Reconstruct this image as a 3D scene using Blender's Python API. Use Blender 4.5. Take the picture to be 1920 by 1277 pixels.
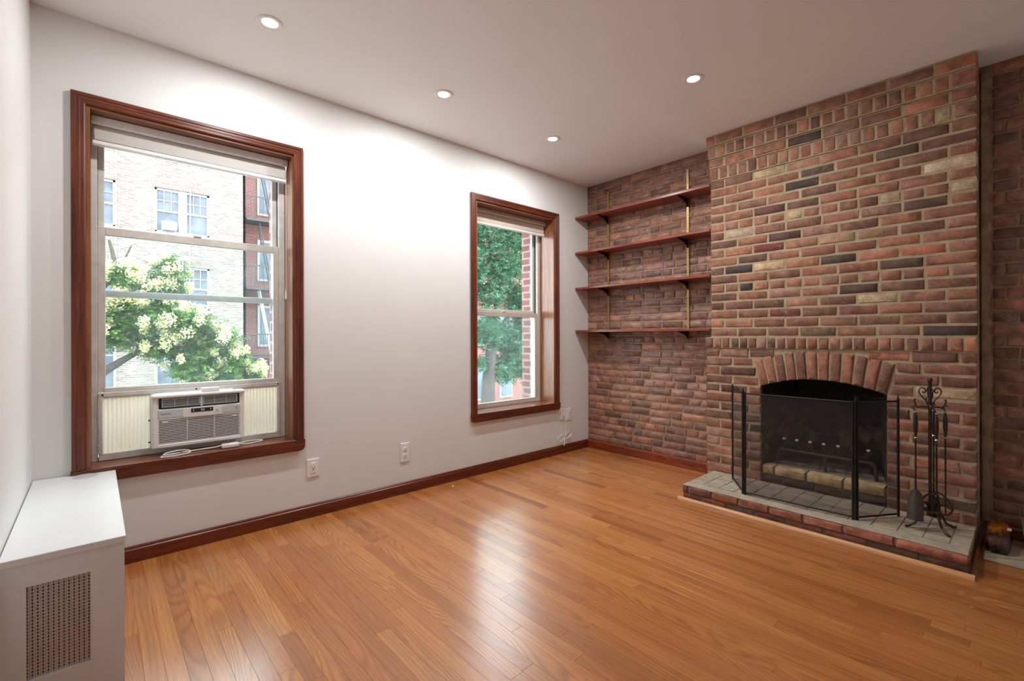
import bpy, bmesh, math, random
from mathutils import Vector, Matrix
for o in list(bpy.data.objects): bpy.data.objects.remove(o, do_unlink=True)
SC = bpy.context.scene
COL = SC.collection
R = random.Random(11)

# ------------------------------------------------------------------ camera
F_PX, CY, YAW, ROLL = 871.79, 630.68, math.radians(41.936), math.radians(-0.1774)
CAM = Vector((-3.8519, -3.0994, 1.1582))
cam = bpy.data.cameras.new('camera'); cam.sensor_width = 36; cam.lens = F_PX/1920*36
cam.shift_y = -(638.5-CY)/1920; cam.clip_start = .02; cam.clip_end = 200
co = bpy.data.objects.new('camera', cam); COL.objects.link(co)
fw = Vector((math.sin(YAW), math.cos(YAW), 0)); rt = Vector((math.cos(YAW), -math.sin(YAW), 0)); up = Vector((0, 0, 1))
rt2 = rt*math.cos(ROLL)+up*math.sin(ROLL); up2 = up*math.cos(ROLL)-rt*math.sin(ROLL)
co.matrix_world = Matrix(((rt2.x, up2.x, -fw.x, CAM.x), (rt2.y, up2.y, -fw.y, CAM.y), (rt2.z, up2.z, -fw.z, CAM.z), (0, 0, 0, 1)))
SC.camera = co
# ------------------------------------------------------------------ light
W = bpy.data.worlds.new('sky'); SC.world = W; W.use_nodes = True
bg = W.node_tree.nodes['Background']; bg.inputs[0].default_value = (.85, .95, 1.0, 1); bg.inputs[1].default_value = 5.8
sun = bpy.data.lights.new('sun_offscreen', 'SUN'); sun.energy = 1.5; sun.angle = math.radians(1.5); sun.color = (1, .97, .93)
so = bpy.data.objects.new('sun_offscreen', sun); COL.objects.link(so)
so.rotation_euler = Vector((.62, .33, -.72)).to_track_quat('-Z', 'Y').to_euler()
LAMP_W = 10.5
vs = SC.view_settings; vs.view_transform = 'Standard'; vs.look = 'None'; vs.gamma = 1; vs.exposure = 0.45; vs.use_curve_mapping = False

# ------------------------------------------------------------------ helpers
def proj(p):
    q = Vector(p)-CAM; dpt = q.dot(fw)
    if dpt < .05: return None
    return 960+F_PX*q.dot(rt)/dpt, CY-F_PX*q.z/dpt, dpt

class MB:
    def __init__(s): s.v = []; s.f = []; s.m = []; s.k = 0
    def poly(s, pts):
        n = len(s.v); s.v += [tuple(p) for p in pts]; s.f.append(tuple(range(n, n+len(pts)))); s.m.append(s.k); return s
    def faces(s, vs, fs):
        n = len(s.v); s.v += [tuple(p) for p in vs]
        for f in fs: s.f.append(tuple(n+i for i in f)); s.m.append(s.k)
        return s
    def box(s, x0, x1, y0, y1, z0, z1):
        v = [(x, y, z) for x in (x0, x1) for y in (y0, y1) for z in (z0, z1)]
        return s.faces(v, [(0, 1, 3, 2), (4, 6, 7, 5), (0, 4, 5, 1), (2, 3, 7, 6), (0, 2, 6, 4), (1, 5, 7, 3)])
    def cbox(s, x0, x1, y0, y1, z0, z1, c=.003):
        lo, hi = (x0, y0, z0), (x1, y1, z1); V = []; I = {}
        for a in (0, 1):
            for b in (0, 1):
                for d in (0, 1):
                    sg = (a, b, d)
                    for k in range(3):
                        p = [(hi[i] if sg[i] else lo[i]) + (0 if i == k else (-c if sg[i] else c)) for i in range(3)]
                        I[sg+(k,)] = len(V); V.append(p)
        Fs = []
        for k in range(3):
            i, j = [q for q in range(3) if q != k]
            for sv in (0, 1):
                l = []
                for (p, q) in ((0, 0), (1, 0), (1, 1), (0, 1)):
                    t = [0, 0, 0]; t[k] = sv; t[i] = p; t[j] = q; l.append(I[tuple(t)+(k,)])
                Fs.append(tuple(l))
            for p in (0, 1):
                for q in (0, 1):
                    t = [0, 0, 0]; t[i] = p; t[j] = q; a = tuple(t); t[k] = 1; b = tuple(t)
                    Fs.append((I[a+(i,)], I[b+(i,)], I[b+(j,)], I[a+(j,)]))
        for a in (0, 1):
            for b in (0, 1):
                for d in (0, 1): Fs.append(tuple(I[(a, b, d, k)] for k in range(3)))
        return s.faces(V, Fs)
    def tube(s, path, r, n=8, caps=True, squash=None):
        P = [Vector(p) for p in path]; rs = r if isinstance(r, (list, tuple)) else [r]*len(P)
        t0 = (P[1]-P[0]).normalized(); ref = Vector((0, 0, 1)) if abs(t0.z) < .9 else Vector((1, 0, 0))
        a = t0.cross(ref).normalized(); V = []; Fs = []
        for i, p in enumerate(P):
            t = (P[min(i+1, len(P)-1)]-P[max(i-1, 0)])
            if t.length < 1e-9: t = t0
            t.normalize(); a = (a-t*a.dot(t))
            if a.length < 1e-6: a = t.orthogonal()
            a.normalize(); b = t.cross(a)
            for k in range(n):
                th = 2*math.pi*(k+.5)/n; V.append(p+(a*math.cos(th)+b*math.sin(th))*rs[i])
        for i in range(len(P)-1):
            for k in range(n): Fs.append((i*n+k, i*n+(k+1) % n, (i+1)*n+(k+1) % n, (i+1)*n+k))
        if caps: Fs.append(tuple(range(n))); Fs.append(tuple((len(P)-1)*n+k for k in range(n)))
        return s.faces(V, Fs)
    def lathe(s, c, prof, n=16, closed=False):
        V = []; Fs = []; c = Vector(c)
        for r, z in prof:
            for k in range(n):
                th = 2*math.pi*k/n; V.append((c.x+r*math.cos(th), c.y+r*math.sin(th), c.z+z))
        for i in range(len(prof)-1):
            for k in range(n): Fs.append((i*n+k, i*n+(k+1) % n, (i+1)*n+(k+1) % n, (i+1)*n+k))
        if not closed: Fs.append(tuple(range(n))); Fs.append(tuple((len(prof)-1)*n+k for k in range(n)))
        return s.faces(V, Fs)
    def prism(s, poly, ax, a, b):
        def mk(p, t): q = list(p); q.insert(ax, t); return tuple(q)
        n = len(poly); V = [mk(p, a) for p in poly]+[mk(p, b) for p in poly]
        Fs = [tuple(range(n)), tuple(range(n, 2*n))]+[(i, (i+1) % n, n+(i+1) % n, n+i) for i in range(n)]
        return s.faces(V, Fs)
    def mesh(s, name, mats, off=Vector((0, 0, 0)), smooth=None, fix=True):
        me = bpy.data.meshes.new(name)
        me.from_pydata([(x-off.x, y-off.y, z-off.z) for x, y, z in s.v], [], s.f)
        for m in (mats if isinstance(mats, (list, tuple)) else [mats]): me.materials.append(m)
        if any(s.m): me.polygons.foreach_set('material_index', s.m)
        if fix:
            b = bmesh.new(); b.from_mesh(me); bmesh.ops.recalc_face_normals(b, faces=b.faces); b.to_mesh(me); b.free()
        if smooth:
            me.shade_smooth(); me.set_sharp_from_angle(angle=math.radians(smooth))
        me.update(); return me

def wloc(o):
    l = Vector((0, 0, 0))
    while o: l = l+o.location; o = o.parent
    return l
def tag(o, label=None, cat=None, group=None, kind=None):
    if label: o['label'] = label
    if cat: o['category'] = cat
    if group: o['group'] = group
    if kind: o['kind'] = kind
    return o
def thing(name, loc, label, cat, group=None):
    o = bpy.data.objects.new(name, None); COL.objects.link(o); o.location = loc; o.empty_display_size = .05
    return tag(o, label, cat, group)
def part(name, mb, mat, parent, smooth=None, label=None, kind=None, fix=True):
    off = wloc(parent); o = bpy.data.objects.new(name, mb.mesh(name, mat, off, smooth, fix)); COL.objects.link(o); o.parent = parent
    return tag(o, label, kind=kind)
def solo(name, mb, mat, loc, smooth=None, label=None, cat=None, group=None, kind=None, fix=True):
    off = Vector(loc); o = bpy.data.objects.new(name, mb.mesh(name, mat, off, smooth, fix)); COL.objects.link(o); o.location = off
    return tag(o, label, cat, group, kind)
def struct(name, mb, mat, smooth=None, loc=(0, 0, 0)): return solo(name, mb, mat, loc, smooth, kind='structure')
def sroot(name, loc=(0, 0, 0)):
    o = bpy.data.objects.new(name, None); COL.objects.link(o); o.location = loc; o['kind'] = 'structure'; return o
def inst(name, me, parent, loc, scale=(1, 1, 1), rot=(0, 0, 0), color=None):
    o = bpy.data.objects.new(name, me); COL.objects.link(o); o.parent = parent
    o.location = Vector(loc)-wloc(parent); o.scale = scale; o.rotation_euler = rot
    if color: o.color = (*color, 1)
    return o
def text(name, body, size, mat, parent, M):
    cu = bpy.data.curves.new(name, 'FONT'); cu.body = body; cu.size = size; cu.extrude = .0002; cu.align_x = 'LEFT'
    t = bpy.data.objects.new(name, cu); COL.objects.link(t); dg = bpy.context.evaluated_depsgraph_get()
    me = bpy.data.meshes.new_from_object(t.evaluated_get(dg)); bpy.data.objects.remove(t); me.materials.clear(); me.materials.append(mat)
    off = wloc(parent); me.transform(Matrix.Translation(-off) @ M)
    o = bpy.data.objects.new(name, me); COL.objects.link(o); o.parent = parent; return o
def s2l(*c): return tuple(((x/255)/12.92 if x/255 <= .04045 else ((x/255+.055)/1.055)**2.4) for x in c)
def ease(a, b, t): return a+(b-a)*t

# ------------------------------------------------------------------ materials
class NT:
    def __init__(s, name):
        s.mat = bpy.data.materials.new(name); s.mat.use_nodes = True; s.t = s.mat.node_tree
        s.b = s.t.nodes['Principled BSDF']; s.out = s.t.nodes['Material Output']
    def n(s, typ, ins=None, **kw):
        nd = s.t.nodes.new('ShaderNode'+typ)
        for k, v in kw.items(): setattr(nd, k, v)
        for k, v in (ins or {}).items(): s.set(nd.inputs[k], v)
        return nd
    def set(s, sock, v):
        if isinstance(v, bpy.types.NodeSocket): s.t.links.new(v, sock)
        elif isinstance(v, bpy.types.Node): s.t.links.new(v.outputs[0], sock)
        elif isinstance(v, (tuple, list)) and len(v) == 3 and sock.type == 'RGBA': sock.default_value = (*v, 1)
        else: sock.default_value = v
    def P(s, **kw):
        for k, v in kw.items(): s.set(s.b.inputs[{'col': 'Base Color', 'rough': 'Roughness', 'metal': 'Metallic', 'norm': 'Normal', 'coat': 'Coat Weight', 'spec': 'Specular IOR Level', 'em': 'Emission Color', 'es': 'Emission Strength', 'alpha': 'Alpha', 'crough': 'Coat Roughness'}[k]], v)
        return s.mat
    def math(s, op, a, b=None, c=None, clamp=False):
        d = {0: a}
        if b is not None: d[1] = b
        if c is not None: d[2] = c
        return s.n('Math', d, operation=op, use_clamp=clamp)
    def ramp(s, fac, stops, interp='LINEAR'):
        r = s.n('ValToRGB', {0: fac}); e = r.color_ramp; e.interpolation = interp
        while len(e.elements) < len(stops): e.elements.new(.5)
        for el, (p, c) in zip(e.elements, stops): el.position = p; el.color = (*c, 1) if len(c) == 3 else c
        return r
    def mix(s, f, a, b, mode='MIX'):
        m = s.n('Mix', data_type='RGBA', blend_type=mode); s.set(m.inputs[0], f); s.set(m.inputs[6], a); s.set(m.inputs[7], b); return m.outputs[2]
    def noise(s, vec, scale, detail=3, rough=.55, dist=0): return s.n('TexNoise', {'Vector': vec, 'Scale': scale, 'Detail': detail, 'Roughness': rough, 'Distortion': dist}).outputs[0]
    def pos(s): return s.n('NewGeometry').outputs['Position']
    def obj(s): return s.n('TexCoord').outputs['Object']
    def map(s, vec, scale=(1, 1, 1), loc=(0, 0, 0)): return s.n('Mapping', {'Vector': vec, 'Scale': scale, 'Location': loc}).outputs[0]
    def bump(s, h, strength=.2, dist=.01): return s.n('Bump', {'Height': h, 'Strength': strength, 'Distance': dist}).outputs[0]

def plain(name, col, rough=.5, metal=0, nz=.06, scale=30, bump=0, spec=.5):
    m = NT(name); v = m.noise(m.obj(), scale, 3)
    c = m.ramp(v, [(.25, tuple(x*(1-nz) for x in col)), (.75, tuple(min(1, x*(1+nz)) for x in col))])
    kw = dict(col=c, rough=rough, metal=metal, spec=spec)
    if bump: kw['norm'] = m.bump(v, bump, .002)
    return m.P(**kw)
def wood(name, axis, dark, mid, light, rough=.35, scale=1.0, coat=0.0):
    m = NT(name); st = [34, 34, 34]; st[axis] = 1.6; fine = [190, 190, 190]; fine[axis] = 5
    p = m.pos(); wob = m.noise(m.map(p, (3, 3, 3)), 1.2, 2)
    pp = m.n('VectorMath', {0: p, 1: m.n('VectorMath', {0: m.n('CombineXYZ', {0: wob, 1: wob, 2: wob}), 'Scale': .05}, operation='SCALE').outputs[0]}, operation='ADD').outputs[0]
    a = m.noise(m.map(pp, tuple(q*scale for q in st)), 1, 5, .6); b = m.noise(m.map(pp, tuple(q*scale for q in fine)), 1, 2)
    f = m.math('ADD', m.math('MULTIPLY', a, .7), m.math('MULTIPLY', b, .3))
    c = m.ramp(f, [(.32, dark), (.5, mid), (.68, light)])
    return m.P(col=c, rough=m.math('ADD', m.math('MULTIPLY', b, .15), rough-.07), norm=m.bump(f, .12, .002), coat=coat, crough=.15)

M_wall = plain('white_wall_paint', (.80, .80, .79), .55, nz=.012, scale=2.5, bump=.02)
M_ceil = plain('white_ceiling_paint', (.93, .935, .94), .7, nz=.01, scale=2)
M_cab = plain('white_cabinet_paint', (.80, .80, .80), .35, nz=.01)
M_plastic = plain('white_plastic', (.78, .78, .76), .35, nz=.02)
M_plateplastic = plain('outlet_white_plastic', (.86, .86, .85), .3, nz=.01)
M_plastic_grey = plain('light_grey_plastic', (.55, .58, .60), .35, nz=.03)
M_vinyl = plain('beige_aluminium_frame', (.60, .56, .50), .4, nz=.05, scale=14)
M_vinyl_old = plain('weathered_white_frame', (.66, .64, .60), .5, nz=.12, scale=22)
M_dark = plain('dark_cavity', (.012, .014, .016), .6)
M_track = plain('dark_teal_track', (.035, .07, .085), .5)
M_black = plain('black_plastic', (.02, .02, .022), .3)
M_iron = plain('black_powder_iron', (.018, .019, .020), .42, .5, nz=.2)
M_wrought = plain('wrought_iron_bronze', (.060, .043, .036), .36, .75, nz=.3, scale=60, bump=.25)
M_rust = plain('rusty_grate_iron', (.07, .048, .036), .75, .3, nz=.4, scale=80, bump=.3)
M_tip = plain('bare_steel_tip', (.75, .62, .52), .45, .2)
M_brass = plain('dull_brass', (.45, .31, .13), .4, .8, nz=.15)
M_chrome = plain('bright_steel', (.7, .68, .64), .25, .9)
M_shade = plain('grey_roller_fabric', (.56, .54, .51), .8, nz=.03, scale=200)
M_shade2 = plain('beige_roller_fabric', (.60, .51, .42), .8, nz=.03, scale=200)
M_shadebar = plain('white_shade_bar', (.86, .87, .88), .35)
M_cord = plain('white_cord', (.80, .79, .76), .5)
M_stone = plain('pale_stone_slab', (.44, .38, .28), .5, nz=.12, scale=12)
M_greyboard = plain('grey_board', (.15, .14, .14), .7, nz=.1)
M_bark = plain('tree_bark', (.085, .07, .06), .9, nz=.4, scale=18, bump=.4)
M_mortar_soot = plain('sooty_mortar', (.05, .043, .036), .95, nz=.3, scale=20)

dk, md, lt = s2l(58, 28, 20), s2l(98, 46, 30), s2l(128, 66, 42)
M_trimx = wood('mahogany_grain_x', 0, dk, md, lt, .34); M_trimz = wood('mahogany_grain_z', 2, dk, md, lt, .34); M_trimy = wood('mahogany_grain_y', 1, dk, s2l(110, 50, 28), s2l(140, 70, 40), .34)
M_basex = wood('cherry_baseboard_x', 0, s2l(70, 28, 18), s2l(104, 44, 26), s2l(128, 58, 34), .28); M_basey = wood('cherry_baseboard_y', 1, s2l(84, 34, 20), s2l(124, 54, 28), s2l(150, 70, 36), .28)
M_jambz = wood('stained_oak_jamb', 2, s2l(92, 54, 32), s2l(140, 88, 54), s2l(168, 112, 72), .30, 1, .4)
M_jambx = wood('stained_oak_head', 0, s2l(84, 50, 32), s2l(122, 76, 50), s2l(150, 98, 66), .34, 1, .2)
M_stool = wood('stained_stool', 0, s2l(80, 40, 26), s2l(120, 64, 40), s2l(146, 84, 54), .28, 1, .3)
M_shelf = wood('redwood_shelf', 1, s2l(96, 46, 36), s2l(138, 66, 48), s2l(164, 88, 64), .3, .8)
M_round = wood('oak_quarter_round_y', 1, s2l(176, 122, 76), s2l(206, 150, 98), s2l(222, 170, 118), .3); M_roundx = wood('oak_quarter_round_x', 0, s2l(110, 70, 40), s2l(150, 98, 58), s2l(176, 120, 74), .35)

def mk_floor():
    m = NT('oak_strip_floor'); p = m.pos(); oi = m.n('ObjectInfo').outputs['Random']; isl = m.n('NewGeometry').outputs['Random Per Island']
    rnd = m.math('FRACT', m.math('ADD', oi, isl)).outputs[0]; rnd2 = m.math('FRACT', m.math('MULTIPLY', rnd, 17.31)).outputs[0]
    off = m.n('CombineXYZ', {0: m.math('MULTIPLY', rnd, 37), 1: m.math('MULTIPLY', rnd2, 53), 2: rnd}).outputs[0]
    v = m.n('VectorMath', {0: p, 1: off}, operation='ADD').outputs[0]
    low = m.noise(m.map(v, (5, .9, 1)), 1.0, 1.5)
    x = m.n('SeparateXYZ', {0: v}).outputs[0]
    ph = m.math('ADD', m.math('MULTIPLY', x, 60), m.math('MULTIPLY', low, m.math('ADD', 6, m.math('MULTIPLY', rnd2, 30))))
    rings = m.math('POWER', m.math('ADD', .5, m.math('MULTIPLY', m.math('SINE', m.math('MULTIPLY', ph, 4.6)), .5)), 2.2)
    pores = m.noise(m.map(v, (420, 9, 1)), 1, 3, .6); streak = m.noise(m.map(v, (46, .8, 1)), 1, 4, .6)
    base = m.ramp(rnd, [(0, s2l(172, 106, 56)), (.3, s2l(192, 122, 64)), (.55, s2l(200, 132, 70)), (.75, s2l(184, 114, 58)), (.92, s2l(208, 142, 80)), (1, s2l(156, 92, 50))])
    c = m.mix(m.math('MULTIPLY', rings, m.math('ADD', .14, m.math('MULTIPLY', rnd2, .36))), base, s2l(124, 70, 36)); c = m.mix(m.math('MULTIPLY', m.ramp(pores, [(.45, (0, 0, 0)), (.7, (1, 1, 1))]), .32), c, s2l(92, 48, 24))
    c = m.mix(.32, c, m.ramp(streak, [(.3, (.62, .60, .56)), (.7, (1.3, 1.26, 1.16))]), 'MULTIPLY')
    wear = m.noise(p, 1.1, 2, .5); c = m.mix(m.math('MULTIPLY', m.ramp(wear, [(.4, (0, 0, 0)), (.9, (1, 1, 1))]), .10), c, s2l(130, 84, 56))
    rough = m.math('ADD', .20, m.math('MULTIPLY', m.noise(p, 5, 4), .10))
    return m.P(col=c, coat=.7, crough=.27, rough=rough, norm=m.bump(m.math('ADD', pores, m.math('MULTIPLY', low, .5)), .05, .001), spec=.55)
M_floor = mk_floor()

def mk_brick(name, rough, white, sat=1.0):
    m = NT(name); oi = m.n('ObjectInfo'); p = m.pos(); rnd = oi.outputs['Random']
    off = m.n('CombineXYZ', {0: m.math('MULTIPLY', rnd, 31), 1: m.math('MULTIPLY', rnd, 57), 2: m.math('MULTIPLY', rnd, 13)}).outputs[0]
    v = m.n('VectorMath', {0: p, 1: off}, operation='ADD').outputs[0]
    n1 = m.noise(v, 16, 4, .6); n2 = m.noise(v, 95, 3, .6); n3 = m.noise(v, 9, 3, .6, 1.0)
    c = m.mix(1.0, oi.outputs['Color'], m.ramp(n1, [(.26, (.58, .56, .56)), (.5, (1.05, 1.05, 1.05)), (.74, (1.55, 1.46, 1.36))]), 'MULTIPLY')
    c = m.mix(.6, c, m.ramp(n2, [(.3, (.72, .7, .7)), (.72, (1.24, 1.22, 1.2))]), 'MULTIPLY')
    c = m.mix(m.math('MULTIPLY', m.ramp(n3, [(.60, (0, 0, 0)), (.70, (1, 1, 1))]), .45), c, s2l(86, 52, 42))
    w = m.math('MULTIPLY', m.ramp(m.noise(p, 6.5, 5, .7), [(.58, (0, 0, 0)), (.72, (1, 1, 1))]), m.ramp(n2, [(.42, (0, 0, 0)), (.6, (1, 1, 1))]))
    c = m.mix(m.math('MULTIPLY', w, white), c, s2l(196, 178, 158))
    c = m.n('HueSaturation', {'Hue': .506, 'Saturation': .88, 'Value': 1.04, 'Color': c}).outputs[0]
    h = m.math('ADD', m.math('MULTIPLY', n1, .6), m.math('MULTIPLY', n2, .5))
    return m.P(col=c, rough=rough, norm=m.bump(h, .5, .006), spec=.4)
M_brick = mk_brick('red_brick_face', .75, .35); M_brick_old = mk_brick('sealed_old_brick_face', .40, .45); M_firebrick = mk_brick('fire_brick_face', .85, .1)
def mk_mortar(name, a, b, rough=.9):
    m = NT(name); p = m.pos(); n1 = m.noise(p, 14, 5, .7); n2 = m.noise(p, 130, 3)
    return m.P(col=m.mix(m.ramp(n1, [(.3, (0, 0, 0)), (.7, (1, 1, 1))]), a, b), rough=rough, norm=m.bump(m.math('ADD', n1, m.math('MULTIPLY', n2, .5)), .6, .006))
M_mortar = mk_mortar('tan_mortar', s2l(156, 138, 110), s2l(188, 170, 140)); M_mortar_old = mk_mortar('dirty_old_mortar', s2l(112, 88, 70), s2l(166, 138, 112), .7)
M_mortar_hearth = mk_mortar('grey_hearth_mortar', s2l(150, 136, 118), s2l(186, 174, 154)); M_paver = mk_mortar('mortar_washed_paver', s2l(150, 136, 118), s2l(190, 174, 150))
M_mortar_dk = mk_mortar('dark_hearth_mortar', s2l(84, 74, 62), s2l(128, 112, 92))

def mk_soot():
    m = NT('sooty_firebox'); p = m.pos(); n = m.noise(p, 5, 5, .65); n2 = m.noise(p, 22, 4, .65)
    br = m.n('TexBrick', {'Vector': m.n('CombineXYZ', {0: m.n('SeparateXYZ', {0: p}).outputs[1], 1: m.n('SeparateXYZ', {0: p}).outputs[2]}).outputs[0], 'Color1': (.034, .031, .027, 1), 'Color2': (.022, .02, .018, 1), 'Mortar': (.014, .013, .012, 1), 'Scale': 1, 'Brick Width': .21, 'Row Height': .068, 'Mortar Size': .006})
    zz = m.math('SUBTRACT', 1, m.math('MULTIPLY', m.math('ABSOLUTE', m.math('SUBTRACT', m.n('SeparateXYZ', {0: p}).outputs[2], .42)), 4.5), clamp=True)
    c = m.mix(m.math('MULTIPLY', m.ramp(n, [(.46, (0, 0, 0)), (.66, (1, 1, 1))]), zz), br.outputs[0], s2l(160, 128, 100))
    return m.P(col=m.mix(.5, c, m.ramp(n2, [(.3, (.4, .4, .4)), (.7, (1.2, 1.2, 1.2))]), 'MULTIPLY'), rough=.95, norm=m.bump(n2, .4, .01))
M_soot = mk_soot()

def mk_glass(name, haze, hcol, tint=(1, 1, 1)):
    m = NT(name); t = m.n('BsdfTransparent', {0: tint}); g = m.n('BsdfGlossy', {0: (1, 1, 1), 'Roughness': .02}); fr = m.n('LayerWeight', {'Blend': .12})
    a = m.n('MixShader', {0: m.math('ADD', m.math('MULTIPLY', fr.outputs['Fresnel'], .7), .006), 1: t, 2: g})
    df = m.n('BsdfTranslucent', {0: hcol}); dirt = m.noise(m.pos(), 7, 4, .6)
    b = m.n('MixShader', {0: m.math('MULTIPLY', dirt, haze*2), 1: a, 2: df}); m.t.links.new(b.outputs[0], m.out.inputs[0]); return m.mat
M_glass = mk_glass('window_glass', .008, (.9, .95, 1)); M_glass2 = mk_glass('dusty_window_glass', .028, (.85, .92, .97), (.92, .97, .97)); M_pane = None
def mk_mesh():
    m = NT('fine_wire_mesh'); t = m.n('BsdfTransparent'); d = m.n('BsdfPrincipled', {'Base Color': (.05, .05, .05, 1), 'Roughness': .5, 'Metallic': .3})
    b = m.n('MixShader', {0: .40, 1: t, 2: d}); m.t.links.new(b.outputs[0], m.out.inputs[0]); return m.mat
M_mesh = mk_mesh()
def mk_perf():
    m = NT('perforated_steel_sheet'); s = m.n('SeparateXYZ', {0: m.pos()}); pit = .0117
    def dots(px, pz, ox, oz, r):
        fx = m.math('SUBTRACT', m.math('FRACT', m.math('ADD', m.math('DIVIDE', s.outputs[0], px), ox)), .5); fz = m.math('SUBTRACT', m.math('FRACT', m.math('ADD', m.math('DIVIDE', s.outputs[2], pz), oz)), .5)
        dd = m.math('ADD', m.math('POWER', m.math('MULTIPLY', fx, px), 2), m.math('POWER', m.math('MULTIPLY', fz, pz), 2)); return m.math('LESS_THAN', dd, r*r)
    k = m.math('MAXIMUM', m.math('MAXIMUM', dots(pit, .0105, 0, 0, .0026), dots(pit, .0035, .5, 0, .00095)), dots(pit, .0105, 0, .5, .0012))
    d = m.n('BsdfPrincipled', {'Base Color': (.62, .60, .57, 1), 'Roughness': .4, 'Metallic': .5}); t = m.n('BsdfTransparent')
    b = m.n('MixShader', {0: k, 1: d, 2: t}); m.t.links.new(b.outputs[0], m.out.inputs[0]); return m.mat
M_perf = mk_perf()
def mk_accordion():
    m = NT('yellowed_accordion_vinyl'); p = m.pos(); z = m.n('SeparateXYZ', {0: p}).outputs[2]
    st = m.math('MULTIPLY', m.ramp(m.noise(m.map(p, (60, 60, 14)), 1, 4), [(.62, (0, 0, 0)), (.75, (1, 1, 1))]), m.math('SUBTRACT', 1, m.math('MULTIPLY', m.math('SUBTRACT', z, .55), 12), clamp=True))
    c = m.mix(m.math('MULTIPLY', st, .7), m.mix(m.noise(p, 5, 2), (.80, .78, .70), (.80, .74, .56)), s2l(120, 100, 56))
    d = m.n('BsdfDiffuse', {0: c}); t = m.n('BsdfTranslucent', {0: c}); b = m.n('MixShader', {0: .45, 1: d, 2: t}); m.t.links.new(b.outputs[0], m.out.inputs[0]); return m.mat
M_acc = mk_accordion()
def mk_leaf(name, c1, c2, c3):
    m = NT(name); r = m.n('NewGeometry').outputs['Random Per Island']; c = m.ramp(r, [(0, c1), (.5, c2), (1, c3)])
    d = m.n('BsdfDiffuse', {0: c}); t = m.n('BsdfTranslucent', {0: c}); b = m.n('MixShader', {0: .35, 1: d, 2: t}); m.t.links.new(b.outputs[0], m.out.inputs[0]); return m.mat
M_leaf = mk_leaf('pagoda_leaves', s2l(58, 96, 54), s2l(90, 132, 66), s2l(134, 166, 86)); M_leaf2 = mk_leaf('street_tree_leaves', s2l(44, 92, 72), s2l(74, 128, 98), s2l(120, 160, 112)); M_flower = mk_leaf('cream_blossom', s2l(226, 220, 170), s2l(240, 236, 200), s2l(214, 214, 150))
def mk_facade(name, a, b, mort, bw=.21, rh=.07):
    m = NT(name); s = m.n('SeparateXYZ', {0: m.pos()}); v = m.n('CombineXYZ', {0: m.math('ADD', s.outputs[0], s.outputs[1]), 1: s.outputs[2]}).outputs[0]
    t = m.n('TexBrick', {'Vector': v, 'Color1': (*a, 1), 'Color2': (*b, 1), 'Mortar': (*mort, 1), 'Scale': 1, 'Brick Width': bw, 'Row Height': rh, 'Mortar Size': .009, 'Bias': 0})
    c = m.mix(.5, t.outputs[0], m.ramp(m.noise(m.pos(), 1.5, 4), [(.3, (.82, .8, .78)), (.7, (1.15, 1.15, 1.15))]), 'MULTIPLY'); return m.P(col=c, rough=.9, norm=m.bump(t.outputs[1], -.3, .01))
M_beige = mk_facade('beige_brick_facade', s2l(136, 124, 116), s2l(108, 98, 91), s2l(156, 150, 144)); M_redf = mk_facade('red_brick_facade', s2l(128, 76, 70), s2l(110, 64, 60), s2l(150, 132, 126)); M_pinkf = mk_facade('rose_brick_facade', s2l(148, 90, 82), s2l(128, 76, 70), s2l(150, 118, 110))
M_extbrick = mk_facade('exterior_jamb_brick', s2l(136, 92, 86), s2l(118, 78, 74), s2l(160, 144, 140))
M_winwhite = plain('white_sash_paint', (.50, .505, .515), .5); M_winglass = plain('far_window_glass', (.13, .155, .185), .35, nz=.4, scale=2, spec=.3); M_lime = plain('pale_limestone', (.40, .385, .37), .8); M_steelblk = plain('fire_escape_iron', (.05, .055, .065), .6); M_asph = plain('street_paving', (.24, .23, .22), .9)

# ------------------------------------------------------------------ room shell
H, XL, YB = 2.72, -4.07, -5.6
W1 = dict(a=-3.885, b=-2.913, yf=.155); W2 = dict(a=-1.478, b=-.509, yf=.185); ZS, ZT = .51, 2.305
mb = MB(); T = .30
mb.box(XL-.3, W1['a'], 0, T, -.2, H+.1).box(W1['b'], W2['a'], 0, T, -.2, H+.1).box(W2['b'], .3, 0, T, -.2, H+.1)
for w in (W1, W2): mb.box(w['a'], w['b'], 0, T, -.2, ZS-.03).box(w['a'], w['b'], 0, T, ZT+.005, H+.1)
wall_front = struct('wall_front', mb, M_wall)
mb = MB()   # outer brick leaf, its reveals seen through the glass
for x0, x1 in ((XL-2, W1['a']+.03), (W1['b']-.03, W2['a']+.03), (W2['b']-.022, 6)): mb.box(x0, x1, T, T+.14, -4, 6)
for w in (W1, W2): mb.box(w['a']+.03, w['b']-.03, T, T+.14, -4, ZS-.06).box(w['a']+.03, w['b']-.03, T, T+.14, ZT+.02, 6)
part('exterior_brickwork', mb, M_extbrick, wall_front)
struct('wall_left', MB().box(XL-.2, XL, YB, 0, 0, H), M_wall)
struct('wall_shade_added', MB().box(-.60, -.001, -3.44, -3.34, 0, H-.001), M_wall)  # unseen partition, added only to keep the alcove in shade
struct('ceiling', MB().box(XL-.2, .6, YB-.2, .0, H, H+.25), M_ceil)
struct('wall_rear', MB().box(XL-.2, .2, YB-.2, YB, 0, H), M_wall)

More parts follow.
